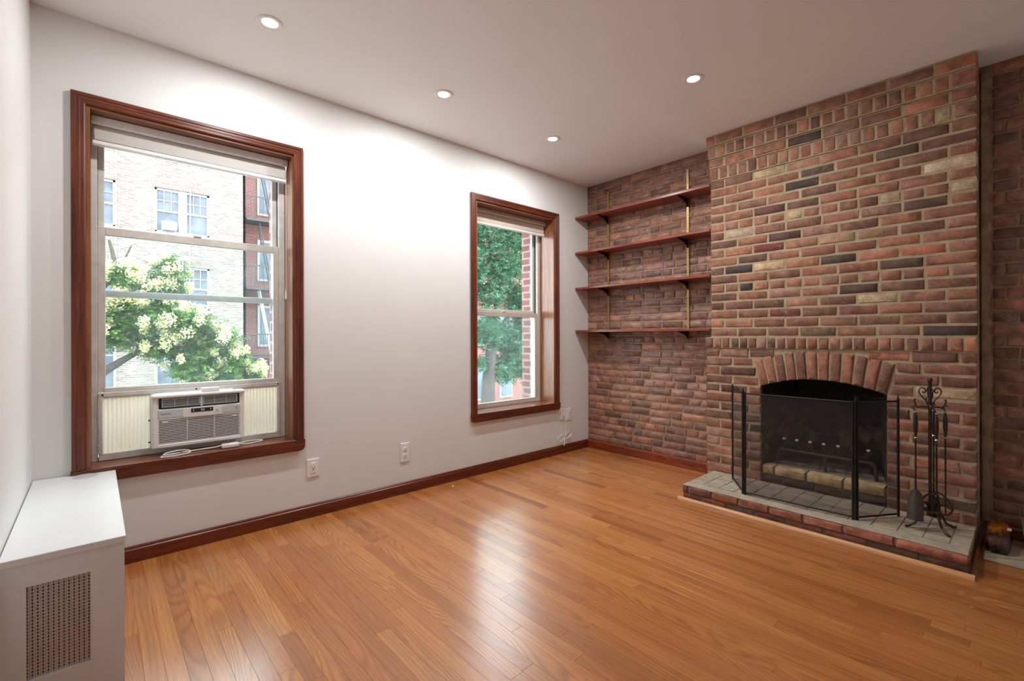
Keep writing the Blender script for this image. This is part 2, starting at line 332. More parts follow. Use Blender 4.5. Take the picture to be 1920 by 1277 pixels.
# floor with real oak strips
flr = struct('floor', MB().box(XL-.2, .6, YB-.2, 0, -.12, -.0185), plain('subfloor_board', (.22, .13, .07), .8))
PW = .0572; unit = MB().cbox(-PW/2+.0002, PW/2-.0002, -.5, .5, -.018, 0, .0004).mesh('floor_plank', M_floor)
pl = []; ncol = int((0-XL)/PW)
for c in range(ncol+1):
    xc = XL+PW*(c+.5)
    if xc > 0: break
    segs = [(0, YB)] if xc < -.70 else [(0, -1.47), (-2.89, YB)]
    for (ya, yb) in segs:
        y = ya+R.uniform(0, .6)*(1 if ya == 0 else 0); y = ya; first = True
        while y > yb+.01:
            L = R.choice([.35, .5, .62, .8, .95, 1.2, 1.4])*R.uniform(.85, 1.15)*(R.uniform(.3, 1) if first else 1); first = False
            y2 = max(yb, y-L)
            if y2-yb < .12: y2 = yb
            pl.append((xc, (y+y2)/2, y-y2-.0006)); y = y2
def rank(q):
    s = 0
    for t in (-.4, 0, .4):
        p = proj((q[0], q[1]+t*q[2], 0))
        if p and -20 < p[0] < 1940 and p[1] < 1300: s += q[2]/max(p[2], .5)**2
    return -s
pl.sort(key=rank); rest = MB()
for i, (x, y, L) in enumerate(pl):
    if i < 300: inst('floor_plank', unit, flr, (x, y, 0), (1, L, 1))
    else: rest.cbox(x-PW/2+.0003, x+PW/2-.0003, y-L/2, y+L/2, -.018, 0, .0004)
part('floor_planks_rest', rest, M_floor, flr, kind='stuff')

# baseboards
def bboard_x(x0, x1, y, hgt=.082): return MB().prism([(y, 0), (y, hgt), (y-.008, hgt), (y-.012, hgt-.005), (y-.012, hgt-.012), (y-.017, hgt-.016), (y-.018, hgt-.02), (y-.018, 0)], 0, x0, x1)
def bboard_y(y0, y1, x, hgt=.085): return MB().prism([(x, 0), (x, hgt), (x-.014, hgt), (x-.02, hgt-.006), (x-.022, hgt-.014), (x-.022, 0)], 1, y0, y1)
struct('baseboard_front', bboard_x(XL+.0, -.0, -.001), M_basex)
struct('baseboard_right', bboard_y(-.02, -1.395, -.002), M_basey)
struct('baseboard_right_alcove', bboard_y(-2.935, -3.338, -.004, .078), M_basey)
struct('baseboard_left', MB().box(XL+.001, XL+.018, YB, -1.07, 0, .08), M_basey)

# ------------------------------------------------------------------ bricks
def brick_mesh(name, L, Hh, dep, seed, jit, mat):
    r = random.Random(seed); pts = []
    a, b = L/2, Hh/2
    for y, z in ((-a, -b), (-a*.35, -b), (a*.35, -b), (a, -b), (a, 0), (a, b), (a*.35, b), (-a*.35, b), (-a, b), (-a, 0)): pts.append((y+r.uniform(-jit, jit), z+r.uniform(-jit, jit)))
    m = MB(); n = 10; V = [(dep, y, z) for y, z in pts]
    V += [(.005+r.uniform(0, jit), y, z) for y, z in pts]
    ins = min(.0055, .12*min(L, Hh)); V += [(r.uniform(-jit*.4, jit*.4), y*(1-ins/a), z*(1-ins/b)) for y, z in pts]
    Fs = []
    for k in (0, 1):
        for i in range(n): Fs.append((k*n+i, k*n+(i+1) % n, (k+1)*n+(i+1) % n, (k+1)*n+i))
    Fs.append(tuple(2*n+i for i in range(n))); m.faces(V, Fs); me = m.mesh(name, mat); me.shade_smooth(); me.set_sharp_from_angle(angle=math.radians(50)); return me
BASE = {'s': (.20, .058), 'h': (.094, .058), 'r': (.058, .09)}
LIB = {}
def blib(key, mat, jit, dep=.09, n=8):
    LIB[key] = {t: [brick_mesh('brick', *BASE[t], dep, hash((key, t, i)) % 9999 if False else i*7+len(key)*31+ord(t[0]), jit, mat) for i in range(n)] for t in BASE}
blib('new', M_brick, .0018); blib('old', M_brick_old, .0026); blib('fire', M_firebrick, .002); blib('rough', M_brick, .004)
def brick(parent, key, x, y0, y1, z0, z1, col, rx=0, name='brick', rot=None):
    L, Hh = abs(y1-y0), abs(z1-z0); t = 'r' if Hh > L*1.15 else ('s' if L > .14 else 'h')
    me = R.choice(LIB[key][t]); o = inst(name, me, parent, (x+rx, (y0+y1)/2, (z0+z1)/2), (1, L/BASE[t][0], Hh/BASE[t][1]), (R.gauss(0, .004), R.gauss(0, .006), R.gauss(0, .006)), col)
    if R.random() < .5: o.rotation_euler.x += math.pi
    return o
def jcol(c, v=.10):
    k = 1+R.uniform(-v, v); return tuple(min(1, max(0, x*k*(1+R.uniform(-.04, .04)))) for x in c)
RED = [s2l(c[0]-5, c[1]+0, c[2]-1) for c in ((150, 90, 70), (142, 84, 66), (156, 96, 74), (132, 80, 66), (162, 102, 78), (140, 90, 74), (166, 98, 70), (126, 78, 64), (152, 102, 86), (118, 74, 62), (146, 86, 64))]
ODD = [s2l(*c) for c in ((84, 62, 54), (172, 146, 112), (100, 58, 50), (186, 112, 74), (96, 76, 62))]
OLD = [s2l(*c) for c in ((134, 86, 68), (142, 90, 72), (122, 80, 68), (148, 98, 78), (130, 88, 76), (114, 76, 66), (154, 94, 70), (138, 96, 84))]
def old_wall(root, y0, y1, x, seed, pal=OLD, zb=.07, pitch=.0676, hrow=6):
    n = int(round((H-zb)/pitch)); pitch = (H-zb)/n; rr = random.Random(seed)
    for i in range(n):
        z = zb+i*pitch; y = y0; head = (i % hrow == 3); first = True
        while y > y1+.004:
            L = (.104 if head else (.212 if rr.random() < .80 else .108))*rr.uniform(.96, 1.04)
            if first and i % 2: L *= .5
            first = False; ye = max(y1, y-L)
            if ye-y1 < .045: ye = y1
            d = rr.uniform(-.002, .002); brick(root, 'old', x, y-.005, ye+.005, z+.0055+rr.uniform(-.001, .001), z+pitch-.0055+rr.uniform(-.001, .001), jcol(rr.choice(pal), .16), d); y = ye
wr = sroot('wall_right', (0, -.7, 0)); part('mortar_bed', MB().box(.0055, .3, -1.388, 0, 0, H), M_mortar_old, wr); old_wall(wr, 0, -1.387, 0, 3)
wa = sroot('wall_right_alcove', (0, -3.3, 0)); part('mortar_bed', MB().box(.0055, .3, YB, -2.9035, 0, H), M_mortar_old, wa); old_wall(wa, -2.955, -3.338, 0, 8)
old = MB(); n = 0
for i in range(39):       # the rest of the alcove wall, beside and behind the camera
    z = .07+i*.0679; y = -3.445-(i % 2)*.1
    while y > YB+.22: old.cbox(.0, .05, y-.204, y, z+.005, z+.063, .004); y -= .212
part('bricks_rest', old, mk_brick('old_brick_rest', .5, .3), wa, kind='stuff')
for o in wa.children:
    if o.name.startswith('bricks_rest'): o.color = (*OLD[0], 1)
mb = MB(); rr = random.Random(4); z = .08       # lumpy mortar fillet in the corner beside the breast
pts = []
while z < H-.02: pts.append((z, rr.uniform(.022, .046), rr.uniform(.004, .02))); z += .05
V = []; Fs = []
for z, w_, d_ in pts: V += [(.004, -2.905, z), (-d_, -2.915, z), (-d_*.7, -2.915-w_*.7, z), (.004, -2.915-w_, z)]
for i in range(len(pts)-1):
    for k in range(3): Fs.append((i*4+k, i*4+k+1, i*4+4+k+1, i*4+4+k))
mb.faces(V, Fs); part('mortar_fillet', mb, M_mortar_old, wa, 40)

# ------------------------------------------------------------------ fireplace
YL, YR = -1.405, -2.905; FL, FR = -1.79, -2.518; ZSO, ZSB = 1.150, 1.064
XM, XLW = -.20, -.257
fp = thing('fireplace', (-.13, -2.155, 0), 'tall exposed red brick fireplace breast with arched opening rising to the ceiling', 'fireplace')
AC = (-2.154, -.133); R1, R2 = .995, 1.188; AH = math.asin(.364/R1)
def arc(r, n, sgn=1): return [(AC[0]+sgn*r*math.sin(AH*(1-2*i/n)), AC[1]+r*math.cos(AH*(1-2*i/n))) for i in range(n+1)]
mb = MB()
mb.box(XM+.005, .03, YR+.002, YL-.001, ZSO-.01, H-.003)
mb.box(XLW+.005, .12, FL, YL+.006, 0, ZSB+.08).box(XLW+.005, .12, YR+.002, FR, 0, ZSB+.08)
a1 = arc(R1, 14); mb.prism([(FL, ZSB+.08)]+a1[:1]+a1[1:-1]+a1[-1:]+[(FR, ZSB+.08)], 0, XLW+.005, .12)
mb.box(XM-.02, XM+.02, YR+.004, YL-.004, ZSO-.02, ZSO); part('mortar_core', mb, M_mortar, fp)
nC = 18; pit = (2.38-ZSO)/nC
SPEC = [((-2.125, 2.225), (70, 54, 50)), ((-2.812, 2.142), (196, 172, 146)), ((-2.816, 2.004), (182, 160, 128)), ((-2.018, 1.992), (176, 150, 116)), ((-1.909, 1.815), (120, 44, 48)), ((-2.018, 1.873), (86, 58, 52)), ((-1.916, 1.677), (186, 158, 116)), ((-1.705, 1.674), (74, 58, 56)), ((-2.325, 1.673), (82, 66, 58)), ((-2.325, 1.808), (160, 122, 88)), ((-2.524, 1.811), (144, 104, 76)), ((-1.798, 1.761), (104, 70, 58)), ((-1.706, 1.953), (172, 148, 124)), ((-2.033, 1.329), (112, 48, 44)), ((-1.716, 1.529), (72, 62, 66)), ((-2.422, 1.464), (84, 58, 50)), ((-2.814, 1.198), (84, 64, 58)), ((-2.212, 1.19), (116, 88, 68)), ((-2.617, 1.93), (96, 68, 54)), ((-2.6, 1.66), (170, 88, 56))]
def pick(y0, y1, z0, z1, p=RED):
    for (sy, sz), c in SPEC:
        if min(y0, y1) <= sy < max(y0, y1) and z0 <= sz < z1: return s2l(*c)
    if R.random() < .07: return jcol(R.choice(ODD), .06)
    return jcol(R.choice(p), .12)
def course(root, x, ya, yb, z0, z1, L, first, jx=.002, gap=.0065, key='new', pal=RED, mn=.04):
    y = ya; f = first
    while y > yb+.004:
        l = f if f else L*R.uniform(.97, 1.03); f = None; ye = max(yb, y-l)
        if ye-yb < mn: ye = yb
        g0 = 0 if y == ya else gap; g1 = 0 if ye == yb else gap
        brick(root, key, x, y-g0, ye+g1, z0+gap, z1-gap, pick(y, ye, z0, z1, pal), R.uniform(-jx, jx)); y = ye
for i in range(nC):
    z = ZSO+i*pit
    if i in (5, 12): course(fp, XM, YL, YR, z, z+pit, .108, None)
    else: course(fp, XM, YL, YR, z, z+pit, .2130, .108 if i % 2 else .205)
course(fp, XM-.012, YL+.002, YR-.002, 2.38, 2.475, .0705, None); course(fp, XM-.024, YL+.004, YR-.003, 2.475, 2.548, .213, .12)
course(fp, XM-.040, YL+.006, YR-.004, 2.548, 2.642, .0705, None); course(fp, XM-.058, YL+.008, YR-.005, 2.642, H-.002, .213, .07)
mb = MB().box(XM-.007, 0, YR, YL, 2.38, 2.475).box(XM-.019, 0, YR, YL, 2.475, 2.548).box(XM-.035, 0, YR, YL, 2.548, 2.642).box(XM-.053, 0, YR, YL, 2.642, H-.003)
part('corbel_core', mb, M_mortar, fp)
course(fp, XLW-.012, YL+.015, YR, ZSB, ZSO-.004, .0633, None, gap=.005); part('soldier_core', MB().box(XLW-.007, -.1, YR, YL+.015, ZSB+.004, ZSO-.004), M_mortar, fp)
# piers and spandrels
nL = 14; zl0 = .102; pl_ = (ZSB-zl0)/nL
def arch_edge(z):
    z0 = AC[1]+R1*math.cos(AH); tl = .65*AH; zo = z0+.19*math.cos(tl); eo = .364+.19*math.sin(tl)
    if z < z0: return .364
    if z < zo: return ease(.364, eo, (z-z0)/(zo-z0))+.008
    return math.sqrt(max(0, 1.150**2-(z+.092)**2))
for i in range(nL):
    z = zl0+i*pl_; e = arch_edge(z+pl_*(.75 if z > .95 else .5)); yl, yr = AC[0]+e, AC[0]-e
    if z+pl_*.5 > 1.01: yl, yr = max(yl, -1.885), min(yr, -2.425)
    for (a, b, o) in ((YL+.015, yl, i), (yr, YR, i+1)):
        if a-b > .05: course(fp, XLW, a, b, z, z+pl_, .212, .11 if o % 2 else .205, .003, key='rough', mn=.05)
# the return sides of the opening
# arch voussoirs
N = 12
for i in range(N):
    th = AH*(1-2*(i+.5)/N); tl = .65*th; y, zc = AC[0]+R1*math.sin(th)+.096*math.sin(tl), AC[1]+R1*math.cos(th)+.094*math.cos(tl)
    o = inst('arch_brick', R.choice(LIB['new']['r']), fp, (XLW-.004+R.uniform(-.003, .003), y, zc), (1, R.uniform(.050, .0545)/.058, .186/.09), (-tl, 0, 0), jcol(R.choice([s2l(136, 86, 68), s2l(152, 92, 70), s2l(124, 78, 64), s2l(164, 100, 74)])))
# firebox
zf = .218; x0, xb = XLW+.03, .22; yl, yr = FL-.11, FR+.11
mb = MB(); mb.poly([(x0, FL, 0), (xb, yl, 0), (xb, yl, 1.02), (x0, FL, 1.02)]).poly([(x0, FR, 0), (xb, yr, 0), (xb, yr, 1.02), (x0, FR, 1.02)]).poly([(xb, yl, 0), (xb, yr, 0), (xb, yr, 1.02), (xb, yl, 1.02)]).poly([(x0, FL, 1.02), (xb, yl, 1.02), (xb, yr, 1.02), (x0, FR, 1.02)])
part('firebox_lining', mb, M_soot, fp)
part('firebox_floor', MB().prism([(XLW+.04, FL), (xb, yl), (xb, yr), (XLW+.04, FR)], 2, 0, zf-.004), mk_mortar('ashy_floor', s2l(120, 108, 92), s2l(160, 148, 130)), fp)
yy = [FL-.004, -1.873, -2.075, -2.285, FR+.012]
for a, b in zip(yy, yy[1:]): brick(fp, 'fire', XLW+.022, a-.005, b+.005, 0.158, zf, jcol(s2l(204, 168, 116), .05), name='fire_brick')
yy = [FL, -1.93, -2.13, -2.33, FR]
for a, b in zip(yy, yy[1:]): brick(fp, 'rough', XLW+.026, a-.006, b+.006, .106, .153, jcol(s2l(96, 70, 56), .15), name='riser_brick')
part('riser_core', MB().box(XLW+.030, XLW+.1, FR, FL, .05, zf-.004), M_mortar_dk, fp)

# hearth
HX, HL, HR, HZ = -.752, -1.452, -2.903, .107
he = thing('hearth', (-.5, -2.18, 0), 'low raised brick hearth with grey mortar-washed top in front of the fireplace', 'hearth')
part('mortar_core', MB().box(HX+.012, XLW-.002, HR+.004, HL-.004, 0, .06), M_mortar_dk, he); part('mortar_bed', MB().box(HX+.012, XLW-.002, HR+.004, HL-.004, .06, HZ-.0045), M_mortar_hearth, he)
def hp(px): return px
tops = [-1.452, -1.495, -1.66, -1.835, -2.02, -2.205, -2.405, -2.63, -2.903]; lows = [-1.452, -1.575, -1.755, -1.94, -2.115, -2.31, -2.515, -2.73, -2.903]
HC = [s2l(*c) for c in ((140, 78, 58), (122, 78, 60), (158, 88, 62), (150, 80, 60), (146, 82, 62), (162, 96, 72), (156, 78, 58), (166, 92, 72))]
for i, (a, b) in enumerate(zip(tops, tops[1:])): brick(he, 'rough', HX, a-.007*(i > 0), b+.007*(i < 7), .055, HZ-.007, jcol(HC[i], .06))
for i, (a, b) in enumerate(zip(lows, lows[1:])): brick(he, 'rough', HX+.009, a-.008*(i > 0), b+.008*(i < 7), 0.006, .049, jcol([s2l(132, 74, 58), s2l(142, 76, 58), s2l(100, 72, 58), s2l(110, 70, 56)][i % 4], .1))
part('mortar_wash', MB().cbox(HX+.003, -.655, HR, HL, HZ-.006, HZ, .003), M_mortar_hearth, he)
y = HL
k = 0
while y > HR+.03:
    w_ = min(.104*R.uniform(.95, 1.08), y-HR)
    if y-w_-HR < .04: w_ = y-HR
    xs = [-.652, -.452, XLW-.004] if k % 2 else [-.652, -.552, -.352, XLW-.004]
    for a, b in zip(xs, xs[1:]):
        dz = R.uniform(-.0012, .0012); o = inst('hearth_paver', PV if 'PV' in globals() else (globals().__setitem__('PV', MB().cbox(-.5, .5, -.5, .5, -.5, .5, .02).mesh('hearth_paver', M_paver)) or PV), he, ((a+b)/2, y-w_/2, HZ-.006+dz), (b-a-.006, w_-.006, .012))
    y -= w_; k += 1
# trim round the hearth
def qround(r=.016): return [(0, 0)]+[(-r*math.cos(t*math.pi/10), r*math.sin(t*math.pi/10)) for t in range(6)]
struct('trim_1', MB().prism([(HX-.005+a, b) for a, b in qround(.021)], 1, -1.425, -2.925), M_round, 50)
struct('trim_2', MB().prism([(-2.908+a, b) for a, b in qround(.018)], 0, HX-.004, -.03), M_roundx, 50)

# ------------------------------------------------------------------ windows
def window(idx, w, low_open):
    a, b, yf = w['a'], w['b'], w['yf']; root = sroot('window_%d' % idx, ((a+b)/2, 0, ZS)); cw = .053
    prof = [(0, 0), (0, .020), (.004, .023), (.016, .023), (.019, .018), (.031, .018), (.034, .015), (.047, .015), (.053, .011), (.053, 0)]
    A, B, TT = a-cw+.003, b+cw-.003, ZT+cw-.003
    def cas(p0, p1, miter0, miter1, ax):
        V = []; n = len(prof); m = MB()
        for (end) in (0, 1):
            for d_, t_ in prof:
                if ax == 'l': V.append((A+d_, -t_-.0005, ZS+.001 if end == 0 else TT-d_))
                elif ax == 'r': V.append((B-d_, -t_-.0005, ZS+.001 if end == 0 else TT-d_))
                else: V.append((A+d_ if end == 0 else B-d_, -t_-.0005, TT-d_))
        Fs = [tuple(range(n)), tuple(range(n, 2*n))]+[(i, (i+1) % n, n+(i+1) % n, n+i) for i in range(n)]; return m.faces(V, Fs)
    part('casing', cas(0, 0, 0, 0, 'l'), M_trimz, root); part('casing', cas(0, 0, 0, 0, 'r'), M_trimz, root); part('head_casing', cas(0, 0, 0, 0, 'h'), M_trimx, root)
    part('jamb', MB().box(a, a+.02, -.002, yf+.1, ZS, ZT), M_jambz, root); part('jamb', MB().box(b-.012, b, -.002, yf+.1, ZS, ZT), M_jambz, root); part('head_jamb', MB().box(a+.02, b-.012, -.002, yf+.1, ZT-.015, ZT), M_jambx, root)
    # stool with rounded lower corners
    z0, z1 = ZS-.068, ZS; x0_, x1_ = A-.004, B+.006
    pf = [(x0_, z1), (x0_, z0+.02), (x0_+.012, z0+.004), (x0_+.022, z0), (x1_-.026, z0), (x1_-.012, z0+.006), (x1_-.002, z0+.024), (x1_, z1)]
    nose = MB(); V = [(x, -.0285, z) for x, z in pf]+[(x, 0-.0005, z) for x, z in pf]; n_ = len(pf); nose.faces(V, [tuple(range(n_)), tuple(range(n_, 2*n_))]+[(i, (i+1) % n_, n_+(i+1) % n_, n_+i) for i in range(n_)])
    part('stool_nosing', nose, M_trimx, root); part('sill_board', MB().cbox(a+.001, b-.001, -.0275, yf+.1, ZS-.012, ZS+.0008, .001), M_stool, root)
    # metal frame
    fx0, fx1 = a+.02, b-.012; mt = M_vinyl_old if idx == 1 else M_vinyl
    fr = MB(); fr.cbox(fx0, fx0+.026, yf, yf+.105, ZS, ZT-.015, .002).cbox(fx1-.034, fx1, yf, yf+.105, ZS, ZT-.015, .002).cbox(fx0+.026, fx1-.034, yf, yf+.105, ZT-.04, ZT-.015, .002).cbox(fx0+.026, fx1-.034, yf, yf+.105, ZS, ZS+.022, .002)
    fo = part('window_frame', fr, mt, root)
    part('sash_track', MB().box(fx0+.026, fx0+.0285, yf+.028, yf+.044, ZS+.03, ZT-.045), M_track, fo); part('sash_track', MB().box(fx1-.0365, fx1-.034, yf+.028, yf+.044, ZS+.03, ZT-.045), M_track, fo)
    sx0, sx1 = fx0+.027, fx1-.035
    def sash(name, z0, z1, y0, y1, st, tr, br, gl):
        so_ = part(name, MB().cbox(sx0, sx0+st, y0, y1, z0, z1, .002).cbox(sx1-st, sx1, y0, y1, z0, z1, .002), mt, root)
        part('top_rail', MB().cbox(sx0+st, sx1-st, y0-.001, y1, z1-tr, z1, .002), mt, so_); part('bottom_rail', MB().cbox(sx0+st-.01, sx1-st+.01, y0-.004, y1, z0, z0+br, .004), mt, so_)
        part('glass', MB().box(sx0+st-.002, sx1-st+.002, (y0+y1)/2-.002, (y0+y1)/2+.002, z0+br-.002, z1-tr+.002), gl, so_); return so_
    ls = (.868, 1.742) if low_open else (ZS+.018, 1.385)
    us = (1.375, ZT-.04)
    l = sash('lower_sash', *ls, yf+.006, yf+.034, .031, .042, .026, M_glass2); sash('upper_sash', *us, yf+.046, yf+.074, .028, .03, .036, M_glass)
    part('sash_lock', MB().cbox((a+b)/2-.02, (a+b)/2+.02, yf+.0, yf+.03, ls[1], ls[1]+.012, .004), mt, l)
    return root
window(1, W1, True); window(2, W2, False)

def shade(w, lab, fabric, cord):
    a, b = w['a']+.024, w['b']-.016; y = w['yf']-.085; zt = ZT-.018
    o = thing('roller_shade', ((a+b)/2, y, zt), lab, 'roller shade')
    part('headrail', MB().prism([(y, zt), (y+.065, zt), (y+.065, zt-.04), (y+.012, zt-.04), (y, zt-.034)], 0, a, b), M_shadebar if cord else M_shade2, o)
    part('rolled_fabric', MB().cbox(a+.004, b-.004, y+.016, y+.05, zt-.122, zt-.040, .008), fabric, o, 40)
    part('bottom_bar', MB().cbox(a+.003, b-.003, y+.012, y+.046, zt-.140, zt-.120, .003), M_shadebar, o)
    if cord:
        part('bracket_cap', MB().cbox(b-.035, b+.001, y-.004, y+.03, zt-.042, zt-.002, .004), M_plastic, o)
        c = part('pull_cord', MB().tube([(b-.012, y-.004, zt-.04), (b-.013, y-.005, 1.46)], .0015, 6), M_cord, o); part('cord_tassel', MB().lathe((b-.013, y-.005, 1.40), [(.002, .07), (.003, .06), (.0065, .006), (.005, 0)], 10), M_plastic, c, 50)
        part('cord_grip', MB().lathe((b-.012, y-.004, zt-.09), [(.001, 0), (.0025, .02), (.006, .046)], 8), M_plastic, c, 50)
shade(W1, 'grey roller shade with white pull cord above the window air conditioner', M_shade, True)
shade(W2, 'beige roller shade rolled up in the window beside the shelves', M_shade2, False)

# ------------------------------------------------------------------ window air conditioner
yf = W1['yf']
ac = thing('air_conditioner', (-3.40, .15, ZS), 'white window air conditioner with slatted grille and cream accordion side panels', 'air conditioner')
X0, X1, Z0, Z1, Y0 = -3.622, -3.181, .552, .842, .062
part('cabinet', MB().cbox(X0+.012, X1-.012, .12, .55, Z0+.012, Z1-.012, .004), M_plastic_grey, ac)
fr = MB(); gx0, gx1, gz0, gz1 = X0+.031, X1-.027, Z0+.024, Z0+.152
fr.cbox(X0, gx0, Y0, .13, Z0, Z1, .006).cbox(gx1, X1, Y0, .13, Z0, Z1, .006).cbox(gx0-.008, gx1+.008, Y0, .13, Z0, gz0, .006).cbox(gx0-.006, gx1+.006, Y0+.001, .12, gz1, Z0+.213, .004)
part('front_bezel', fr, M_plastic, ac, 30); part('top_lip', MB().cbox(X0-.004, X1+.004, Y0-.012, .13, Z1-.016, Z1+.002, .006), M_plastic, ac, 30)
part('grille_shade_plate', MB().box(gx0, gx1, Y0+.03, Y0+.034, gz0, gz1), plain('grille_shade_dark', (.04, .04, .042), .9), ac)  # dark plate behind the slats, shade of the grille gaps put in as colour
ns = 14
for i in range(ns):
    z = gz0+(gz1-gz0)*(i+.5)/ns; part('grille_slat', MB().prism([(Y0+.002, z-.0024), (Y0+.002, z+.0016), (Y0+.008, z+.0016), (Y0+.008, z-.0012)], 0, gx0, gx1), M_plastic, ac)
mb = MB()
for t in (.33, .67): x = ease(gx0, gx1, t); mb.box(x-.0015, x+.0015, Y0+.001, Y0+.012, gz0, gz1)
part('grille_divider', mb, M_plastic, ac)
mb = MB().cbox(gx0+.014, gx0+.04, Y0-.0005, Y0+.01, gz1-.016, gz1-.009, .001).cbox(gx1-.036, gx1-.012, Y0-.0005, Y0+.01, gz1-.016, gz1-.009, .001); part('filter_tab', mb, M_plastic, ac)
# upper air vent
vz0, vz1 = Z0+.222, Z1-.020; part('vent_cavity', MB().cbox(gx0-.004, gx1+.006, Y0+.004, Y0+.05, vz0-.008, vz1+.004, .003), M_black, ac)
mid = (gx0+gx1)/2+.002
for (p, q) in ((gx0+.012, mid-.008), (mid+.008, gx1-.010)):
    lv = part('vent_louver', MB().box(p, p+.003, Y0-.002, Y0+.01, vz0, vz1).box(q-.003, q, Y0-.002, Y0+.01, vz0, vz1).box(p, q, Y0-.002, Y0+.01, vz1-.002, vz1).box(p, q, Y0-.002, Y0+.01, vz0, vz0+.002), M_plastic_grey, ac)
    for i in range(5):
        z = vz0+(vz1-vz0)*(i+.7)/5.6; part('louver_slat', MB().prism([(Y0-.001, z), (Y0-.001, z+.003), (Y0+.01, z+.0005), (Y0+.01, z-.0025)], 0, p, q), M_plastic_grey, lv)
    for t in (.33, .67): x = ease(p, q, t); part('louver_slat', MB().box(x-.001, x+.001, Y0-.0015, Y0+.01, vz0, vz1), M_plastic_grey, lv)
part('vent_divider', MB().cbox(mid-.006, mid+.006, Y0-.004, Y0+.01, vz0-.006, vz1+.002, .002), M_plastic_grey, ac)
# control strip
part('control_strip', MB().cbox(gx0-.004, gx1+.006, Y0-.002, Y0+.004, Z0+.166, Z0+.208, .001), M_plastic_grey, ac)
cp = part('control_panel', MB().cbox(gx0+.106, gx1-.088, Y0-.004, Y0+.004, Z0+.160, Z0+.210, .0015), M_plastic, ac)
dp = part('display', MB().cbox(mid-.050, mid+.056, Y0-.0055, Y0+.002, Z0+.183, Z0+.205, .001), M_black, cp)
mb = MB()
for x in (-.040, -.003, .004, .010, .042): mb.box(mid+x, mid+x+.004, Y0-.0058, Y0-.005, Z0+.189, Z0+.200)
part('display_segment', mb, M_plastic_grey, dp)
mb = MB()
for i in range(7): x = mid-.075+i*.026; mb.box(x, x+.012, Y0-.0043, Y0-.0038, Z0+.173, Z0+.1755)
mb.lathe((mid+.078, Y0-.004, Z0+.19), [(.006, -.001), (.006, .001)], 10); part('button_marks', mb, M_plastic_grey, cp)
part('energy_badge', MB().box(gx1-.022, gx1-.004, Y0-.0026, Y0-.0015, Z0+.178, Z0+.196), plain('grey_print', (.40, .42, .44), .5), ac)
text('badge_lettering', 'FRIGIDAIRE', .0088, plain('lettering_grey', (.16, .18, .2), .5), ac, Matrix.Translation((gx0+.006, Y0-.0024, Z0+.183)) @ Matrix.Rotation(math.pi/2, 4, 'X'))
part('remote_clip', MB().cbox(-3.395, -3.305, Y0+.01, Y0+.045, Z1+.003, Z1+.025, .003), M_plateplastic, ac)
# side panels and mounting frame
part('mounting_rail', MB().cbox(-3.836, -2.958, yf-.010, yf+.004, Z1+.004, .868, .002), M_vinyl_old, ac)
part('mounting_rail', MB().cbox(-3.836, -2.958, yf-.008, yf+.004, ZS+.002, ZS+.038, .002), M_vinyl_old, ac)
for p, q, side in ((-3.836, -3.606, 0), (-3.196, -2.958, 1)):
    f0, f1 = (p+.016, q-.018) if side == 0 else (p+.016, q-.018)
    po = part('side_panel_frame', MB().cbox(p, f0, yf-.010, yf+.004, ZS+.036, Z1+.004, .002).cbox(f1, q, yf-.010, yf+.004, ZS+.036, Z1+.004, .002).box(p, q, yf-.007, yf+.002, Z1-.006, Z1+.004), M_vinyl_old, ac)
    nf = 22; V = []; Fs = []
    for i in range(nf+1):
        x = ease(f0, f1, i/nf); y = yf-.006+(.010 if i % 2 else 0); V += [(x, y, ZS+.036), (x, y, Z1-.004)]
    for i in range(nf): Fs.append((2*i, 2*i+2, 2*i+3, 2*i+1))
    part('accordion_panel', MB().faces(V, Fs), M_acc, po, fix=False)
mb = MB()
for x, z in ((-3.82, .857), (-3.41, .858), (-2.97, .857), (-3.628, .70), (-3.628, .58)): mb.cbox(x-.004, x+.004, yf-.013, yf-.008, z-.004, z+.004, .001)
part('screw', mb, M_dark, ac)
# cord of the air conditioner lying on the sill
cd = thing('power_cord', (-3.3, .0, ZS+.001), 'white power cord with boxy safety plug lying on the wooden window sill', 'cord')
zc = ZS+.006
def smooth(pts, n=6):
    P = [Vector(p) for p in pts]; out = []
    for i in range(len(P)-1):
        p0, p1, p2, p3 = P[max(i-1, 0)], P[i], P[i+1], P[min(i+2, len(P)-1)]
        for k in range(n):
            t = k/n; out.append(.5*((2*p1)+(p2-p0)*t+(2*p0-5*p1+4*p2-p3)*t*t+(3*p1-p0-3*p2+p3)*t**3))
    out.append(P[-1]); return out
path = [(-3.56, .09, zc), (-3.58, .03, zc), (-3.585, .005, zc), (-3.54, -.005, zc+.001), (-3.47, .005, zc+.004), (-3.46, .03, zc+.012), (-3.50, .06, zc+.014), (-3.56, .05, zc+.01), (-3.57, .02, zc+.006), (-3.5, .06, zc), (-3.42, .075, zc), (-3.34, .06, zc+.004), (-3.30, .045, zc+.012)]
part('cable', MB().tube(smooth(path), .0042, 8), M_cord, cd, 60)
part('cable', MB().tube(smooth([(-3.215, .035, zc+.012), (-3.16, .055, zc), (-3.09, .08, zc), (-3.075, .11, zc), (-3.11, .125, zc), (-3.2, .115, zc)]), .0042, 8), M_cord, cd, 60)
pb = part('plug_box', MB().cbox(-3.305, -3.215, .018, .052, ZS+.002, ZS+.028, .006), M_plateplastic, cd, 40)
part('plug_prong', MB().cbox(-3.287, -3.284, .03, .036, ZS+.028, ZS+.042, .0005).cbox(-3.272, -3.269, .03, .036, ZS+.028, ZS+.042, .0005), M_brass, pb)

